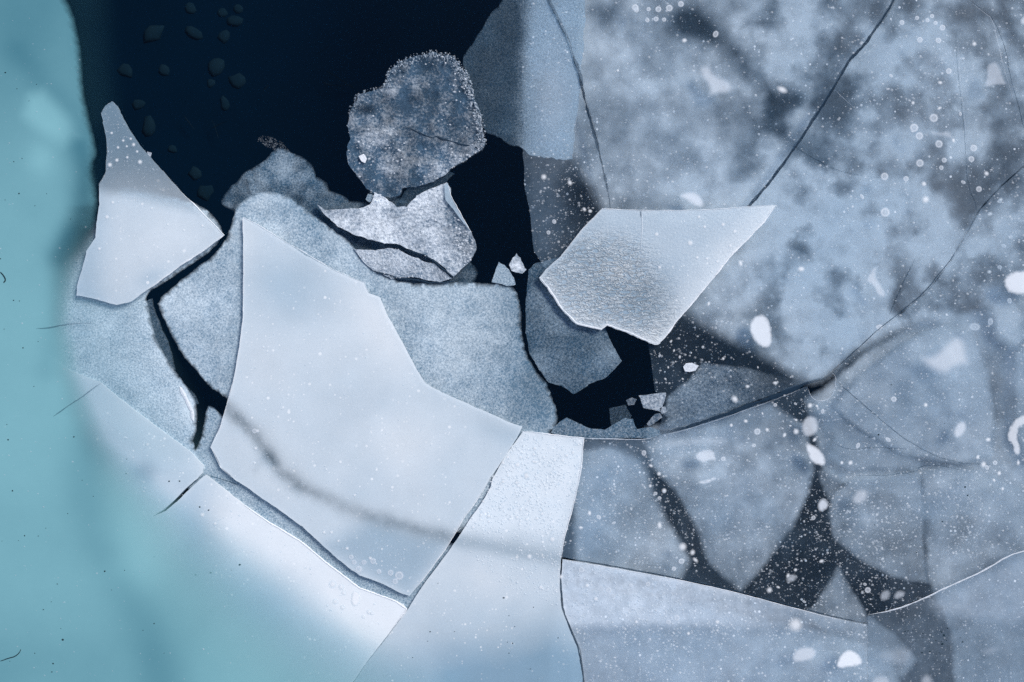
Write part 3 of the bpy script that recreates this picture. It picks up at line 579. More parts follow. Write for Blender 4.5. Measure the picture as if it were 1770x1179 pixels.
B_ = [(932, 480), (943, 466), (969, 444), (1005, 398), (1041, 361), (1090, 363), (1163, 364), (1236, 362), (1297, 357), (1343, 354), (1318, 386), (1299, 407), (1267, 437), (1236, 476), (1204, 515), (1175, 549), (1158, 571), (1137, 596), (1122, 593), (1095, 580), (1049, 563), (1039, 571), (995, 560), (969, 532), (947, 498)]
def b_t(x, y):
    return .46 + .08 * fbm(x, y, 50, 3) + band(x, y, [(1343, 354), (1236, 476), (1137, 596)], 34, .34) - g(x, y, 1125, 505, 40, 46, 30, .08) + g(x, y, 1070, 470, 30, 20, 0, .25) + band(x, y, [(940, 490), (985, 550), (1130, 590)], 16, .26) - g(x, y, 1110, 540, 40, 20, 0, .1)
def b_d(x, y): return np.clip(.78 - g(x, y, 1130, 510, 50, 46, 30, .18) - g(x, y, 1030, 470, 70, 60, 0, .06) + .04 * fbm(x, y, 30, 2), 0, 1)
o = sheet('ridged_slab', B_, .026, .014, M_ridge, b_d, b_t, res=7, rough=1.5, seed=20, edge=.15, edge_w=3)
me = o.data; cc = np.zeros(len(me.vertices) * 3); me.vertices.foreach_get('co', cc); cc = cc.reshape(-1, 3)
w0 = WORLD[o.name]; xx = (cc[:, 0] + w0.x) / (PX * (H - .026) / H) + 885; yy = 589.5 - (cc[:, 1] + w0.y) / (PX * (H - .026) / H)
rd = sstep(1200, 1090, xx + (yy - 500) * -.45) * sstep(372, 440, yy) * (.62 + g(xx, yy, 1070, 490, 100, 70, 15, .5)) * sstep(0, 10, segdist(xx, yy, B_))
at = me.attributes.new('ridge', 'FLOAT', 'POINT'); at.data.foreach_set('value', rd.astype(np.float32))
bsl = labelled(o, 'kite-shaped slab with a wrinkled ridged face, upper right of centre', 'ice slab')
strip('fractured_edge_light', [(1343, 354), (1318, 386), (1299, 407), (1267, 437), (1236, 476), (1204, 515), (1175, 549), (1158, 571), (1137, 596)], 2.6, .0265, M_frost_light, bsl, .9, 1.0, 12, 1.0)
strip('fractured_edge_light', [(1137, 594), (1122, 591), (1095, 578), (1049, 561), (1039, 569), (995, 558), (969, 530), (947, 496), (933, 480)], 3.2, .0265, M_frost_light, bsl, .75, .9, 13, 1.2)
strip('fractured_edge_light', [(932, 480), (943, 466), (969, 444), (1005, 398), (1041, 361), (1090, 363), (1163, 364), (1236, 362), (1297, 357), (1343, 354)], 1.5, .0265, M_frost_light, bsl, .6, .8, 14, .6)
strip('hairline_crack', [(1109, 364), (1110, 395), (1108, 430), (1107, 460)], 1.2, .0264, M_frost_light, bsl, lambda u: .8 - .6 * u, .9, 15, .7)
strip('hairline_crack', [(1107, 364), (1108, 376)], 1.6, .0266, M_crack, bsl, .6, .9, 16, .3)

# ------------------------------------------------------------------ rubble floes in the dark water
V_ = [(678, 117), (690, 108), (709, 99), (730, 96), (750, 89), (762, 96), (777, 95), (787, 103), (796, 114), (803, 124), (808, 135), (815, 156), (821, 176), (827, 192), (833, 208), (836, 232), (838, 251), (833, 259), (818, 268), (805, 278), (785, 287), (773, 299), (745, 315), (718, 324), (695, 325), (691, 337), (675, 342), (647, 337), (633, 326), (615, 300), (601, 279), (601, 259), (606, 240), (599, 217), (604, 197), (612, 178), (622, 162), (640, 158), (666, 151), (670, 133)]
def v_t(x, y):
    v = .08 + .52 * fbm(x, y, 24, 3, 5, .62) + .16 * fbm(x, y, 9, 7, 2)
    v += g(x, y, 640, 240, 26, 40, -35, .34) + g(x, y, 672, 290, 20, 22, 0, .36) + g(x, y, 762, 278, 22, 26, 30, .34) + g(x, y, 666, 182, 7, 22, 0, .28) + g(x, y, 815, 220, 18, 40, -10, .16) + g(x, y, 690, 130, 20, 20, 0, .14)
    v -= g(x, y, 740, 190, 50, 36, 10, .14) + g(x, y, 640, 300, 26, 22, 30, .20) + g(x, y, 640, 190, 20, 8, 0, .2)
    return v
o = sheet('rubble_floe', V_, .010, .03, M_rubble, lambda x, y: np.clip(.54 + .3 * fbm(x, y, 18, 5) + g(x, y, 640, 250, 40, 50, 0, .2) + g(x, y, 762, 278, 30, 30, 0, .3) - g(x, y, 740, 190, 50, 40, 0, .12) - g(x, y, 640, 188, 26, 9, 0, .35), .12, .98), v_t,
          res=5, rough=2.6, seed=22, height=lambda x, y: .006 * fbm(x, y, 24, 3) + .003 * fbm(x, y, 8, 5), side=.7)
vf = labelled(o, 'rounded ragged rubble floe with a frilled crystal rim in the dark water', 'ice floe')
strip('split', [(703, 220), (722, 228), (735, 234), (748, 238), (754, 236), (765, 240), (790, 247), (812, 252), (833, 258)], 2.4, .0135, M_crack, vf, .9, .2, 17, 1.0)
def shard(parent, pts, z, th, tone=.9, dens=.9, name='ice_chip', mat=None, tl=None, seed=3):
    return sheet(name, pts, z, th, mat or M_frost_light, dens, tone, res=4, rough=.5, seed=seed, parent=parent, tilt=tl)
shard(vf, [(620, 270), (629, 266), (634, 274), (631, 282), (625, 279)], .018, .004, name='bright_chip')
W_ = [(547, 353), (562, 363), (581, 362), (608, 360), (625, 359), (640, 353), (647, 332), (660, 339), (672, 348), (686, 358), (703, 358), (720, 338), (744, 326), (772, 315), (779, 325), (778, 339), (791, 363), (801, 380), (811, 395), (822, 419), (823, 431), (811, 453), (796, 466), (784, 478), (769, 463), (749, 448), (735, 443), (716, 434), (684, 421), (664, 421), (635, 414), (615, 407), (582, 390), (560, 370)]
o = sheet('rubble_floe', W_, .014, .03, M_rubble, lambda x, y: np.clip(.93 + .0 * x - g(x, y, 790, 400, 26, 50, -20, .25) - g(x, y, 815, 430, 20, 30, 0, .3) - g(x, y, 568, 360, 20, 8, 0, .3), .1, 1),
          lambda x, y: .56 + .34 * fbm(x, y, 17, 3) + g(x, y, 650, 395, 50, 22, 20, .22) + g(x, y, 660, 345, 14, 10, 0, .4) + g(x, y, 730, 345, 40, 14, -30, .25) - g(x, y, 775, 365, 14, 30, -20, .42) - g(x, y, 790, 385, 18, 20, 0, .2) - g(x, y, 690, 362, 20, 10, 0, .15) - .12 * sstep(740, 820, x),
          res=5, rough=2.0, seed=23, height=lambda x, y: .005 * fbm(x, y, 22, 4) + .002 * fbm(x, y, 8, 5))
wf = labelled(o, 'bright crusty rubble floe with a raised lip, just below the rounded frilled one', 'ice floe')
shard(wf, [(768, 322), (774, 316), (778, 338), (790, 360), (800, 378), (811, 396), (804, 388), (794, 376), (784, 362), (770, 345)], .024, .006, .35, .55, 'glassy_lip', M_slab)
strip('fractured_edge_light', [(774, 318), (779, 338), (791, 361), (801, 379), (813, 399)], 1.6, .0245, M_frost_light, wf, .8, .8, 18, .8)
strip('split', [(703, 432), (712, 435), (735, 441), (750, 451), (768, 467), (784, 479)], 2.2, .0165, M_crack, wf, .9, .2, 19, .8)
X_ = [(612, 430), (630, 432), (649, 433), (669, 429), (689, 431), (706, 441), (723, 446), (735, 453), (750, 455), (781, 481), (761, 488), (744, 485), (720, 480), (701, 480), (676, 482), (659, 473), (644, 467), (626, 450)]
o = sheet('rubble_floe', X_, .009, .028, M_rubble, lambda x, y: np.clip(.90 - g(x, y, 765, 475, 20, 12, 0, .2), 0, 1), lambda x, y: .46 + .14 * fbm(x, y, 20, 3) + g(x, y, 650, 450, 26, 14, 30, .22) + g(x, y, 710, 440, 24, 6, 25, .25) - g(x, y, 710, 478, 40, 8, 0, .25), res=5, rough=1.6, seed=24, height=lambda x, y: .003 * fbm(x, y, 18, 4))
xf = labelled(o, 'crusty sliver of rubble ice pressed between the bright rubble floe and the big grainy floe', 'ice floe')
strip('split', [(644, 468), (668, 474), (690, 482), (720, 484), (745, 489), (770, 489), (790, 484)], 3.0, .0105, M_crack, xf, .8, .2, 20, 1.2)

def small(poly, z, th, mat, dens, tone, lb, name='ice_fragment', seed=5, rough=1.2, grp=None, soft=0):
    return labelled(sheet(name, poly, z, th, mat, dens, tone, res=5, rough=rough, seed=seed, soft=soft), lb, 'ice fragment', grp)
small([(884, 468), (880, 458), (886, 446), (893, 438), (900, 446), (905, 458), (910, 466), (903, 473), (892, 471)], .016, .012, M_rubble, .85, lambda x, y: .45 + g(x, y, 893, 460, 9, 6, 0, .8), 'bright upright ice fragment with a white glint at the mouth of the narrow black crack', seed=51)
small([(850, 488), (856, 470), (862, 453), (872, 458), (880, 466), (888, 480), (891, 492), (875, 494)], .010, .012, M_slush, .75, .45, 'dull grey ice fragment leaning beside the glinting one', seed=52)
small([(1181, 634), (1186, 628), (1196, 627), (1208, 632), (1202, 641), (1192, 643), (1184, 642)], .014, .006, M_frost_light, .85, .5, 'clean white oval ice fragment on the clear sheet beneath the ridged slab tip', seed=53, rough=.6)
small([(1104, 684), (1128, 681), (1151, 679), (1148, 695), (1142, 712), (1128, 708), (1112, 705)], .008, .012, M_rubble, .75, .42, 'square grey grainy fragment wedged by the rough grey floe', seed=54)
small([(1053, 706), (1068, 703), (1082, 700), (1092, 718), (1088, 732), (1070, 734), (1057, 736)], .000, .012, M_slushd, .42, .25, 'dim bluish fragment afloat in the black pool', seed=55)
small([(952, 748), (958, 737), (979, 722), (1000, 732), (1022, 741), (1046, 743), (1062, 733), (1080, 722), (1094, 724), (1100, 740), (1108, 757), (1040, 760), (985, 757)], .0023, .012, M_slushd, .50, .25, 'low dim crust along the bottom shore of the black pool', seed=56)
small([(1118, 733), (1132, 716), (1141, 714), (1145, 722), (1130, 733), (1122, 737)], .004, .008, M_rubble, .55, .25, 'little brown-grey sliver below the square fragment', seed=57)
small([(1100, 742), (1125, 738), (1140, 744), (1142, 752), (1118, 758), (1104, 757)], .003, .008, M_slushd, .45, .2, 'brownish crumbly fragment at the start of the long curved crack', seed=58)
small([(1082, 692), (1092, 687), (1101, 690), (1096, 700), (1086, 701)], .003, .006, M_rubble, .4, .3, 'tiny dark fragment left of the square one', seed=59)
small([(1140, 706), (1150, 703), (1152, 712), (1144, 716)], .008, .006, M_rubble, .7, .45, 'tiny pale fragment touching the corner of the square one', seed=60)
small([(253, 520), (262, 516), (268, 540), (278, 566), (290, 590), (302, 640), (285, 618), (270, 590), (260, 560), (255, 538)], -.003, .012, M_slushd, .42, .3, 'long brown-grey splinter drowned in the branching black crack', seed=61)
small([(254, 262), (262, 264), (260, 271), (256, 268)], .004, .004, M_frost_light, .6, .1, 'tiny pale bluish fragment beside the tailed slab', seed=62, rough=.3)
small([(636, 335), (644, 336), (646, 346), (638, 350), (632, 345)], .004, .006, M_slush, .6, .4, 'little grey fragment caught between the two biggest rubble floes', seed=63, rough=.5)
small([(306, 660), (318, 665), (334, 680), (343, 698), (336, 700), (322, 686)], -.002, .010, M_slushd, .35, .3, 'thin drowned flake along the pale floe in the black crack', seed=64)
small([(744, 300), (760, 300), (776, 296), (786, 300), (770, 315), (745, 325), (725, 338), (705, 352), (690, 350), (700, 330)], -.004, .012, M_slushd, .22, .1, 'dark drowned flake between the frilled and the crusty rubble floes', seed=65)

# the two long fractures: dark strips laid in them paint the shade inside the gaps
strip('crack_shade', [(952, 750), (1010, 755), (1060, 756), (1120, 758), (1140, 749), (1165, 744), (1204, 733), (1250, 717), (1300, 699), (1350, 682), (1392, 663), (1425, 655), (1445, 640)], 7.0, .0012, M_crack, lower, lambda u: .95 * np.clip((u - .3) * 6, .35, 1) * np.clip((1 - u) * 7, .2, 1), .05, 132, 1.3, wn_=.6)
strip('crack_shade', [(944, -200), (944, -20), (952, 6), (966, 34), (982, 66), (992, 98), (1002, 128), (1008, 158), (1018, 200), (1030, 240), (1037, 272), (1043, 298), (1050, 330), (1057, 368)], 4.2, .0008, M_crack, clear, lambda u: .55 + .4 * np.exp(-((u - .68) / .12) ** 2), .1, 130, 1.2, wn_=.8)
strip('crack_shade', [(1556, -200), (1550, -12), (1537, 14), (1516, 45), (1497, 74), (1470, 101), (1446, 140), (1421, 182), (1392, 228), (1371, 259), (1335, 309), (1292, 360)], 5.0, .0008, M_crack, clear, .92, .1, 131, 1.0, wn_=.4, taper=False)
# ------------------------------------------------------------------ fissures in the sheets
def fis(par, pl, w, z, d, seed, mat=None, tone=.2, name='hairline_crack', rough=.7): return strip(name, pl, w, z, mat or M_crack, par, d, tone, seed, rough, thick=.0006, smooth=1)
fis(clear, [(1372, 252), (1400, 270), (1440, 292), (1480, 303), (1530, 308)], 1.2, .0066, lambda u: .5 * (1 - u * .8), 61)
fis(clear, [(1444, 156), (1460, 172), (1480, 190), (1500, 208)], 1.0, .0066, lambda u: .35 * (1 - u * .6), 62, M_frost_light, .5)
fis(clear, [(1652, 60), (1655, 120), (1662, 180), (1668, 240), (1672, 320), (1690, 360), (1688, 385)], 1.2, .0066, .28, 63)
fis(clear, [(1655, 60), (1658, 120), (1665, 180), (1670, 240)], .9, .0067, .3, 64, M_frost_light, .5)
fis(clear, [(1670, -5), (1700, 20), (1718, 32), (1740, 90), (1745, 130), (1760, 180), (1772, 230), (1800, 300)], 1.2, .0066, .45, 65)
fis(clear, [(1668, -5), (1698, 20), (1716, 32), (1726, 80), (1733, 110), (1745, 150), (1757, 190)], .9, .0067, .4, 66, M_frost_light, .6)
fis(clear, [(1585, 440), (1570, 470), (1552, 510), (1536, 548)], 1.6, .0066, .3, 67)
fis(lower, [(1446, 658), (1470, 680), (1500, 706), (1540, 740), (1580, 770), (1640, 798), (1720, 805)], 1.8, .0086, lambda u: .55 * (1 - u * .6), 68)
fis(lower, [(1440, 766), (1470, 778), (1500, 774), (1540, 774), (1580, 778)], 1.6, .0086, .35, 69)
fis(lower, [(1480, 822), (1530, 822), (1585, 816), (1590, 805), (1620, 804), (1660, 812)], 1.8, .0086, .30, 70)
fis(clear, [(1440, 640), (1482, 603), (1516, 571), (1560, 537), (1600, 504), (1642, 451), (1658, 425)], 1.7, .0090, .75, 71)
fis(lower, [(1395, 668), (1401, 684), (1408, 691), (1420, 694), (1436, 688), (1443, 670), (1446, 652), (1436, 642)], 1.0, .0088, .5, 72, M_frost_light, .5, 'fractured_edge_light')
fis(lower, [(1136, 753), (1165, 749), (1205, 737), (1250, 723), (1300, 705), (1350, 687), (1392, 669)], 1.0, .0086, .28, 73, M_frost_light, .6, 'fractured_edge_light')
fis(lower, [(1009, 758), (1060, 759), (1118, 760), (1136, 753)], 1.3, .0086, .6, 74, M_frost_light, .6, 'fractured_edge_light')
fis(fplate, [(972, 967), (1060, 982), (1155, 999), (1250, 1019), (1320, 1037), (1390, 1056), (1460, 1073)], 1.4, .0126, .7, 75, M_frost_light, .7, 'fractured_edge_light')
fis(lower, [(971, 963), (1060, 979), (1155, 996), (1250, 1016), (1320, 1034), (1390, 1053), (1460, 1070), (1500, 1077)], 2.2, .0084, .8, 76)
fis(fplate, [(1499, 1080), (1499, 1120), (1499, 1200)], 1.0, .0126, .25, 77, M_frost_light, .5)
fis(gsheet, [(970, 975), (968, 1010), (971, 1050), (975, 1062)], 1.2, .0128, .6, 78)
fis(gsheet, [(975, 1062), (988, 1092), (1002, 1125), (1009, 1179), (1010, 1220)], 2.4, .0128, .75, 79)
fis(gsheet, [(784, 925), (790, 918), (798, 912)], 1.0, .0128, .4, 80, M_frost_light, .8)
fis(isheet, [(703, 1054), (669, 1101), (640, 1137), (608, 1184)], 1.1, .0146, .35, 81)
fis(isheet, [(354, 819), (340, 829), (322, 845), (304, 863)], 1.8, .0141, .6, 82)
fis(isheet, [(304, 863), (284, 881), (264, 893)], .9, .0141, .4, 83)
fis(shelf, [(62, 568), (85, 567), (110, 561), (140, 559), (165, 558)], 2.2, .0196, .28, 84)
fis(shelf, [(92, 720), (120, 700), (140, 688), (160, 672), (175, 662)], 1.8, .0196, .32, 85)
fis(kf, [(196, 690), (260, 738), (300, 768), (333, 785)], 1.6, .0052, .35, 86)
fis(isheet, [(356, 820), (380, 828), (402, 834), (410, 838)], 2.0, .0141, .6, 87)
fis(lower, [(1372, 870), (1374, 872)], .8, .0086, .2, 88)
fis(shelf, [(0, 1143), (14, 1138), (26, 1135), (34, 1128), (36, 1122)], 1.2, .0196, .7, 89, M_grit, .2, 'stray_fibre')
fis(shelf, [(0, 470), (6, 476), (10, 484), (6, 489)], 1.8, .0196, .8, 90, M_grit, .2, 'stray_fibre')
fis(gsheet, [(1132, 1048), (1148, 1052), (1152, 1060)], 1.2, .0128, .5, 91, M_frost_light, .8, 'stray_fibre')

# ------------------------------------------------------------------ bubbles
def bubble_mesh(kind):
    n = 12; V = []; F = []; D = []
    prof = {'ring': ((.0, .0005, .42), (.36, .0006, .30), (.66, .0004, .60), (1.0, 0, .0)),
            'dot': ((.0, .0008, .72), (.35, .0006, .60), (.65, .0003, .28), (1.0, 0, .0))}[kind]
    V.append((0, 0, prof[0][1])); D.append(prof[0][2])
    for (r, h, d) in prof[1:]:
        for i in range(n):
            a = 2 * math.pi * i / n; V.append((r * math.cos(a), r * math.sin(a), h)); D.append(d)
    for i in range(n):
        F.append((0, 1 + i, 1 + (i + 1) % n))
        for k in (0, 1):
            b = 1 + k * n; c = b + n
            F.append((b + i, c + i, c + (i + 1) % n, b + (i + 1) % n))
    m = bpy.data.meshes.new('air_bubble'); m.from_pydata(V, [], F)
    m.attributes.new('dens', 'FLOAT', 'POINT').data.foreach_set('value', D)
    m.attributes.new('tone', 'FLOAT', 'POINT').data.foreach_set('value', [1.0 if kind == 'dot' else .7] * len(V)); m.materials.append(M_bub)
    m.polygons.foreach_set('use_smooth', [True] * len(F)); m.update(); return m
BM = {'ring': bubble_mesh('ring'), 'dot': bubble_mesh('dot')}
def bubble(par, x, y, r, z, kind='dot', el=1, rot=0):
    o = bpy.data.objects.new('air_bubble', BM[kind]); COL.objects.link(o)
    X, Y = wpos(x, y, z); put(o, (X, Y, z), par); o.scale = (r * PX, r * PX * el, 1); o.rotation_euler.z = math.radians(rot)
ring_c = [(1100, 17, 6), (1138, 16, 7), (1157, 14, 8), (1121, 16, 5), (1119, 35, 5), (1134, 33, 6), (1148, 34, 5), (1177, 7, 7), (1098, 13, 8), (1580, 221, 10), (1589, 235, 9), (1614, 204, 10), (1623, 249, 9), (1590, 282, 9), (1529, 305, 9), (1530, 367, 11), (1632, 277, 6), (1683, 256, 8), (1679, 275, 7), (1590, 69, 7), (1559, 39, 6), (1629, 48, 7), (1617, 40, 5), (1611, 28, 5), (1603, 35, 5), (1585, 31, 5), (1692, 327, 7), (1640, 123, 7)]
dot_c = [(1237, 59, 10), (1183, 70, 7), (1068, 122, 5), (940, 306, 9), (985, 316, 7), (1020, 365, 7), (958, 383, 6), (948, 402, 7), (1352, 155, 17), (1622, 70, 8), (1684, 76, 6), (1625, 143, 6), (1624, 187, 6), (1578, 178, 6), (1660, 197, 5), (1648, 243, 7), (1597, 318, 7), (1566, 309, 6), (1665, 315, 6), (1627, 290, 5), (1540, 131, 5), (1535, 154, 4), (1600, 345, 9), (1711, 370, 7), (1728, 348, 6), (1747, 410, 7), (1735, 425, 6), (1385, 465, 8), (1280, 455, 10), (1225, 525, 8), (1520, 565, 9), (1685, 565, 12), (1712, 556, 8), (1745, 520, 7), (1728, 462, 6), (1270, 690, 11), (1340, 662, 8), (1292, 668, 6), (1730, 345, 6), (1710, 470, 6), (1010, 362, 6), (1705, 300, 8), (1490, 340, 9), (1175, 617, 4), (1165, 606, 4), (1155, 635, 4), (1150, 655, 4), (1168, 625, 3), (1180, 655, 4), (1195, 610, 3), (1140, 615, 4), (1215, 600, 4), (1160, 590, 4), (1250, 620, 4), (1310, 635, 4)]
low_c = [(1340, 700, 6), (1375, 698, 5), (1400, 701, 7), (1412, 702, 6), (1422, 711, 7), (1376, 726, 5), (1366, 736, 5), (1376, 746, 7), (1309, 746, 7), (1326, 743, 5), (1356, 752, 7), (1318, 715, 5), (1303, 770, 6), (1289, 728, 5), (1264, 735, 4), (1250, 793, 8), (1113, 783, 8), (1139, 819, 6), (1125, 805, 7), (1124, 840, 5), (1133, 853, 6), (1140, 861, 6), (1148, 848, 6), (1148, 850, 4), (1019, 887, 8), (1035, 894, 7), (1061, 904, 7), (1004, 912, 8), (1140, 908, 9), (1483, 770, 8), (1406, 895, 6), (1420, 970, 8), (1197, 955, 8), (1362, 995, 9), (1330, 1020, 8), (1700, 803, 8), (1706, 808, 7), (1727, 818, 7), (1718, 830, 6), (1733, 845, 7), (1720, 800, 5), (1470, 800, 6), (1535, 760, 8), (1545, 690, 7), (1600, 700, 6), (1708, 760, 9), (1375, 985, 6), (1345, 1015, 7), (1390, 1040, 6), (1165, 983, 7), (1180, 945, 10), (1202, 968, 8), (1178, 970, 8), (1500, 1020, 7), (1495, 1010, 5), (1408, 760, 8), (1455, 800, 5), (1690, 790, 7), (1760, 800, 8)]
for x, y, r in ring_c: bubble(clear, x, y, r * .85, .0068, 'ring')
for x, y, r in dot_c: bubble(clear, x, y, r * RS.uniform(.6, .95), .0068, 'dot' if (x + y) % 3 else 'ring', RS.uniform(.55, 1), RS.uniform(0, 180))
for x, y, r in low_c: bubble(lower, x, y, r * RS.uniform(.6, .95), .0088, 'dot' if (x + y) % 3 else 'ring', RS.uniform(.55, 1), RS.uniform(0, 180))
for x, y, r in [(645, 970, 6), (607, 963, 5), (612, 972, 5), (629, 972, 5), (620, 984, 7), (640, 965, 4), (690, 995, 9), (683, 1005, 6), (675, 990, 6), (655, 988, 5), (560, 920, 4), (573, 920, 4), (445, 745, 4), (442, 775, 4), (440, 800, 3), (613, 856, 3), (600, 948, 4), (585, 935, 3), (455, 600, 3), (462, 607, 3), (440, 745, 5)]:
    bubble(asl, x, y, r, .0186, 'ring' if r > 4.5 else 'dot')
for x, y, r in [(590, 1015, 6), (594, 1025, 5), (580, 1040, 6), (592, 1050, 5), (638, 1058, 5), (643, 1060, 4), (628, 1066, 4), (255, 768, 5), (350, 890, 6), (372, 905, 5), (412, 1136, 6), (428, 1135, 6), (363, 1178, 7), (400, 1178, 8), (575, 1010, 8)]:
    bubble(isheet, x, y, r, .0137, 'dot')
for x, y, r in [(213, 243, 3), (204, 255, 3), (226, 240, 3), (231, 250, 4), (220, 272, 3), (242, 280, 5), (202, 277, 4), (219, 253, 2.5), (237, 262, 3), (193, 230, 3), (190, 285, 5), (185, 375, 5), (195, 350, 4), (172, 430, 4), (262, 360, 3), (290, 388, 3), (318, 398, 3), (350, 390, 4)]:
    bubble(zs, x, y, r, .0306, 'dot')
for x, y, r in [(1193, 420, 7), (1205, 445, 4), (1222, 447, 4), (1218, 392, 4), (1250, 388, 5), (1270, 400, 5), (1240, 452, 4), (1208, 375, 4), (1135, 405, 5), (1262, 425, 4), (1140, 462, 4), (1230, 470, 3)]:
    bubble(bsl, x, y, r, .0266, 'dot')
rb = random.Random(8)
for _ in range(90):
    u, v = rb.random(), rb.random() ** .8
    x = (880 + (1000 - 880) * u) - v * 75 + 0; y = 765 + v * 150
    if x > 1000 - v * 30: x -= 20
    bubble(gsheet, x, y, rb.choice((2, 2.5, 3, 3.5, 4.5)), .0127, 'dot')
for x, y, r in [(895, 803, 7), (910, 822, 7), (900, 790, 5), (955, 932, 7), (915, 962, 6), (970, 997, 5), (935, 1015, 5), (870, 800, 5), (925, 775, 5), (940, 790, 4)]: bubble(gsheet, x, y, r, .0128, 'dot')
for x, y, r in [(1005, 985, 6), (1015, 1012, 5), (1052, 1020, 6), (1030, 1035, 5), (1090, 1012, 4), (1120, 1010, 5), (1170, 1068, 6), (1155, 1075, 5), (1375, 1080, 16), (1060, 1030, 4), (1100, 1075, 4), (1190, 1095, 4), (1240, 1075, 5)]:
    bubble(fplate, x, y, r, .0128, 'dot' if (x + y) % 2 else 'ring')

def pocket(par, poly, z, d=.85, t=.75, soft=5, seed=1, sm=1):
    return sheet('air_pocket', poly, z, .001, M_bub, d, t, res=4, rough=1.2, soft=soft, smooth=sm, seed=seed, parent=par, side=0)
pocket(clear, [(1294, 562), (1300, 548), (1318, 540), (1330, 552), (1336, 575), (1335, 598), (1322, 604), (1306, 594), (1297, 580)], .0075, .80, .7, 5, 71)
pocket(clear, [(1170, 340), (1180, 330), (1200, 328), (1212, 336), (1220, 352), (1215, 362), (1200, 358), (1185, 348)], .0075, .72, .5, 8, 72)
pocket(clear, [(1204, 112), (1228, 108), (1236, 126), (1262, 136), (1272, 152), (1262, 165), (1240, 166), (1222, 172), (1222, 150), (1208, 134)], .0075, .5, .5, 12, 73)
pocket(clear, [(1512, 458), (1522, 458), (1514, 474), (1524, 492), (1534, 508), (1528, 518), (1514, 510), (1508, 494), (1494, 488), (1500, 474)], .0075, .50, .6, 6, 74)
pocket(lower, [(1732, 490), (1740, 474), (1760, 464), (1800, 470), (1800, 508), (1745, 512)], .0093, .8, .7, 6, 75)
pocket(lower, [(1580, 612), (1608, 608), (1626, 592), (1650, 572), (1672, 582), (1680, 610), (1684, 636), (1656, 640), (1640, 656), (1612, 650), (1590, 632)], .0093, .50, .7, 20, 76)
pocket(lower, [(1386, 726), (1398, 716), (1412, 720), (1418, 738), (1412, 752), (1392, 758), (1384, 744)], .0093, .55, .6, 6, 77)
pocket(lower, [(1390, 764), (1404, 766), (1422, 780), (1430, 798), (1424, 808), (1404, 802), (1394, 784)], .0093, .78, .75, 5, 78)
pocket(lower, [(1410, 874), (1420, 858), (1432, 864), (1434, 878), (1418, 888)], .0093, .7, .6, 5, 79)
pocket(lower, [(1468, 862), (1480, 842), (1500, 842), (1506, 858), (1492, 874), (1474, 874)], .0093, .45, .6, 10, 80)
pocket(lower, [(1648, 740), (1658, 726), (1672, 728), (1672, 748), (1656, 760), (1646, 754)], .0093, .6, .6, 6, 81)
pocket(lower, [(1740, 762), (1744, 738), (1760, 718), (1785, 712), (1785, 730), (1762, 738), (1758, 756), (1766, 776), (1762, 788), (1752, 786), (1750, 766)], .0093, .6, .9, 3, 82)
pocket(lower, [(1198, 790), (1210, 776), (1236, 776), (1240, 800), (1228, 796), (1214, 802)], .0093, .6, .6, 4, 83)
pocket(lower, [(1202, 828), (1216, 830), (1238, 822), (1240, 828), (1222, 838), (1206, 836)], .0093, .7, .6, 3, 84)
pocket(lower, [(1140, 760), (1200, 752), (1260, 752), (1262, 774), (1200, 772), (1150, 780)], .0093, .28, .55, 14, 85)
pocket(lower, [(1356, 998), (1370, 990), (1382, 996), (1374, 1006), (1360, 1010)], .0093, .4, .6, 5, 86)
pocket(lower, [(1518, 1030), (1526, 1018), (1540, 1018), (1540, 1036), (1524, 1042)], .0093, .38, .5, 6, 87)
pocket(lower, [(1542, 1030), (1552, 1018), (1568, 1022), (1562, 1034), (1548, 1038)], .0093, .42, .5, 5, 88)
pocket(clear, [(1704, 112), (1718, 104), (1730, 112), (1738, 140), (1752, 154), (1732, 146), (1696, 154), (1704, 138)], .0075, .42, .45, 5, 89)
pocket(clear, [(1608, 222), (1622, 228), (1645, 222), (1650, 244), (1630, 238), (1608, 236)], .0075, .38, .6, 7, 90)
pocket(clear, [(1762, 30), (1790, 20), (1790, 44), (1764, 46)], .0075, .55, .6, 5, 91)
pocket(fplate, [(1366, 1132), (1378, 1118), (1400, 1114), (1416, 1124), (1408, 1142), (1388, 1146), (1370, 1148)], .0135, .6, .6, 7, 92)
pocket(fplate, [(1443, 1150), (1452, 1130), (1468, 1120), (1486, 1130), (1494, 1148), (1478, 1154), (1450, 1158)], .0135, .85, .8, 5, 93)
pocket(fplate, [(1500, 1179), (1515, 1164), (1535, 1166), (1545, 1182), (1520, 1200), (1500, 1195)], .0135, .4, .6, 9, 94)
pocket(isheet, [(607, 1022), (622, 1020), (624, 1040), (616, 1050), (606, 1046)], .0145, .8, 1.0, 3, 95)
pocket(f2, [(1586, 1176), (1600, 1160), (1614, 1168), (1616, 1190), (1596, 1196)], .0115, .4, .5, 10, 96)
pocket(f2, [(1690, 1125), (1710, 1112), (1735, 1118), (1725, 1132), (1700, 1138)], .0115, .18, .5, 12, 97)
pocket(f2, [(1520, 1120), (1580, 1110), (1582, 1150), (1550, 1156), (1510, 1140)], .0115, .18, .5, 14, 98)

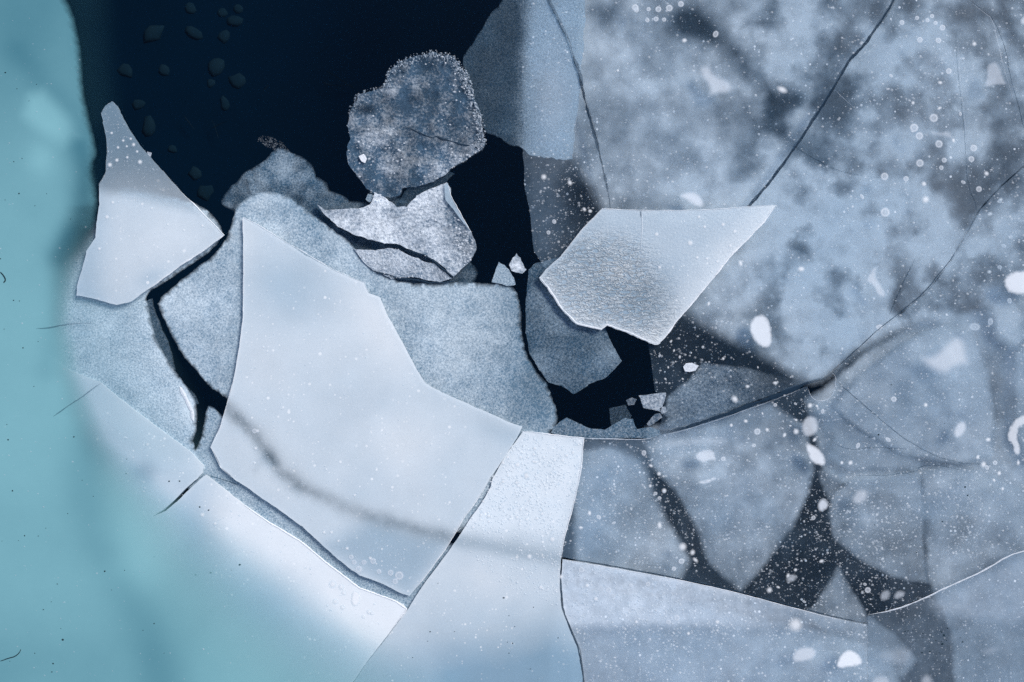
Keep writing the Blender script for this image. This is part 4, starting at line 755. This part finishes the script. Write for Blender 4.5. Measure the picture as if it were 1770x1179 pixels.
# specks too many to count: one part per sheet
def specks(par, area, n, z, rmin, rmax, name='tiny_bubbles', mat=None, seed=1, wt=None, dens=(.3, .8), sides=6):
    rng = np.random.RandomState(seed); A = np.array(area); x0, y0 = A.min(0); x1, y1 = A.max(0)
    x0, y0, x1, y1 = max(x0, -60), max(y0, -60), min(x1, 1830), min(y1, 1239)
    xs = rng.uniform(x0, x1, n * 6); ys = rng.uniform(y0, y1, n * 6); m = inside(xs, ys, area)
    xs, ys = xs[m], ys[m]
    w = .35 + .65 * np.clip(.5 + .8 * fbm(xs, ys, 50, seed, 3), 0, 1)
    if wt is not None: w = w * np.clip(wt(xs, ys), 0, 1)
    keep = rng.rand(len(xs)) < w; xs, ys = xs[keep][:n], ys[keep][:n]
    V = []; F = []; D = []
    for x, y in zip(xs, ys):
        r = rmin + (rmax - rmin) * rng.rand() ** 3; zz = z + rng.uniform(0, .0002); X, Y = wpos(x, y, zz); b = len(V); dd = rng.uniform(*dens)
        V.append((X, Y, zz + r * PX * .3)); D.append(dd); e = rng.uniform(.6, 1); ph = rng.rand() * 3
        for i in range(sides):
            a = 2 * math.pi * i / sides + ph; V.append((X + r * PX * math.cos(a), Y + r * PX * math.sin(a) * e, zz)); D.append(dd * .35)
            F.append((b, b + 1 + i, b + 1 + (i + 1) % sides))
    o = link(name, V, F, mat or M_bub, par, {'dens': D, 'tone': np.full(len(V), .8)}); tag(o, kind='stuff'); return o
specks(clear, C_, 4200, .0064, .9, 3.0, seed=1, wt=lambda x, y: .25 + g(x, y, 955, 370, 55, 90, 0, 1.6) + g(x, y, 1200, 610, 110, 60, 10, .7) + g(x, y, 1600, 100, 100, 120, 0, .6) + g(x, y, 1100, 330, 120, 80, 0, .4), dens=(.12, .5))
specks(lower, E_, 6500, .0084, .9, 2.8, seed=2, wt=lambda x, y: .45 + g(x, y, 1150, 880, 90, 120, 0, .6) + g(x, y, 1450, 950, 120, 100, 0, .6) + g(x, y, 1650, 880, 90, 80, 0, .4), dens=(.12, .55))
specks(fplate, F_, 3200, .0124, .9, 3.0, seed=3, wt=lambda x, y: 1.2 - .8 * sstep(1080, 1120, y), dens=(.15, .6))
specks(f2, F2, 1200, .0104, .9, 2.2, seed=4, wt=lambda x, y: .4 + g(x, y, 1560, 1050, 60, 30, 0, .6), dens=(.12, .5))
specks(gsheet, [(905, 745), (1009, 757), (1000, 835), (968, 975), (965, 1050), (860, 1010), (790, 930), (845, 830)], 2200, .0124, .9, 2.6, seed=5, wt=lambda x, y: 1.0 - .5 * sstep(900, 1000, y), dens=(.3, .8))
specks(asl, A_, 1500, .0184, .9, 1.8, seed=6, wt=lambda x, y: .12 + band(x, y, bandA, 30, .9) + g(x, y, 660, 960, 70, 50, 30, .8), dens=(.15, .6))
specks(bsl, B_, 900, .0264, .6, 1.6, seed=7, wt=lambda x, y: .3 + g(x, y, 1150, 540, 60, 40, 0, .9), dens=(.2, .6))
specks(zs, Z_, 600, .0304, .6, 1.6, seed=8, wt=lambda x, y: .2 + .9 * sstep(350, 260, y), dens=(.15, .55))
specks(isheet, [(354, 825), (520, 940), (700, 1055), (600, 1190), (250, 1190), (150, 900), (180, 700)], 900, .0134, .6, 2.2, seed=9, wt=lambda x, y: .4 + g(x, y, 370, 890, 50, 50, 0, .6), dens=(.1, .45))
specks(shelf, [(-20, 0), (140, 60), (160, 350), (230, 560), (330, 900), (500, 1190), (-20, 1190)], 500, .0194, .6, 2.0, seed=10, dens=(.1, .4))
specks(vf, chaikin(V_, 1), 700, .017, .7, 2.6, 'frost_grains', M_frost_light, 11, lambda x, y: .03 + .9 * np.exp(-segdist(x, y, V_) / 12) * sstep(700, 760, x) + g(x, y, 660, 270, 40, 50, -20, .5), (.4, .95))
specks(wf, W_, 1100, .0185, .7, 3.0, 'frost_grains', M_frost_light, 12, lambda x, y: .08 + g(x, y, 738, 378, 16, 10, 0, .8) + g(x, y, 650, 345, 14, 8, 30, .5) + g(x, y, 715, 345, 30, 20, 0, .6) + g(x, y, 805, 430, 22, 40, 0, .7), (.4, .95))
specks(xf, X_, 500, .0115, .6, 1.8, 'frost_grains', M_frost_light, 13, None, (.3, .9))
def rim(par, line, n, z, o0, o1, rmin, rmax, name, mat, seed, dens):
    rng = np.random.RandomState(seed); L = np.array(roughen(line, 2.0, seed, 2, False)); T = np.gradient(L, axis=0); T /= np.hypot(T[:, 0], T[:, 1])[:, None] + 1e-9
    V = []; F = []; D = []
    for _ in range(n):
        i = rng.randint(len(L)); k = o0 + (o1 - o0) * rng.rand() ** .7; q = L[i] + np.array((T[i][1], -T[i][0])) * k
        r = rng.uniform(rmin, rmax) * PX; zz = z + rng.uniform(0, .003); X, Y = wpos(q[0], q[1], zz); b = len(V); dd = rng.uniform(*dens)
        V.append((X, Y, zz + r * .8)); D.append(dd); ph = rng.rand() * 3
        for j in range(6):
            a = 2 * math.pi * j / 6 + ph; rr = r * rng.uniform(.5, 1.15); V.append((X + rr * math.cos(a), Y + rr * math.sin(a), zz)); D.append(dd * .6)
            F.append((b, b + 1 + j, b + 1 + (j + 1) % 6))
    tag(link(name, V, F, mat, par, {'dens': D, 'tone': rng.uniform(.1, .9, len(V))}), kind='stuff')
RIM = [(604, 200), (612, 178), (622, 162), (640, 158), (666, 151), (670, 133), (678, 117), (690, 108), (709, 99), (730, 96), (750, 89), (762, 96), (777, 95), (787, 103), (796, 114), (803, 124), (808, 135), (815, 156), (821, 176), (827, 192), (833, 208), (836, 232), (838, 251)]
rim(vf, RIM[4:], 420, .014, -14, 4, .8, 2.6, 'frilled_crystals', M_rubble, 91, (.5, .95))
rim(vf, RIM[6:], 260, .0150, -20, 1, .7, 1.9, 'rim_hollow_shade', M_crack, 92, (.5, .9))  # dark specks paint the shade inside hollows of the rim
rim(vf, RIM[:6], 160, .008, -14, 4, .8, 2.8, 'frilled_crystals', M_rubble, 93, (.25, .6))
rim(vf, RIM[9:], 120, .017, -10, 3, .6, 1.3, 'frost_grains', M_frost_light, 94, (.5, .95))
# drowned spray of crystals over the mound
sp_o = specks(None, [(443, 243), (452, 234), (470, 238), (492, 248), (500, 262), (480, 262), (466, 256)], 260, -.02, .6, 1.8, 'ice_crystals', M_frost_light, 14, None, (.08, .35))
tag(sp_o, 'little spray of drifting ice crystals above the drowned rubble mound', 'ice crystals', kind='stuff')
# dark grit frozen into the surface
for par, area, n, z, sd_ in ((shelf, [(0, 100), (120, 120), (140, 700), (260, 900), (300, 1150), (0, 1170)], 45, .0197, 15), (isheet, [(180, 750), (330, 800), (420, 950), (420, 1120), (200, 1080)], 26, .0142, 16),
                             (f2, [(1560, 1090), (1650, 1080), (1680, 1120), (1640, 1135), (1565, 1130)], 26, .011, 17), (gsheet, [(760, 1000), (960, 1050), (980, 1170), (680, 1170)], 14, .0129, 18), (lower, [(1500, 640), (1760, 700), (1750, 950), (1480, 960)], 14, .0089, 19)):
    specks(par, area, n, z, .8, 2.2, 'grit', M_grit, sd_, None, (1, 1), 5)
for o_ in list(sc.objects):
    if o_.type == 'MESH' and o_.parent is None and not o_.get('label') and not o_.get('kind'): print('UNLABELLED', o_.name)
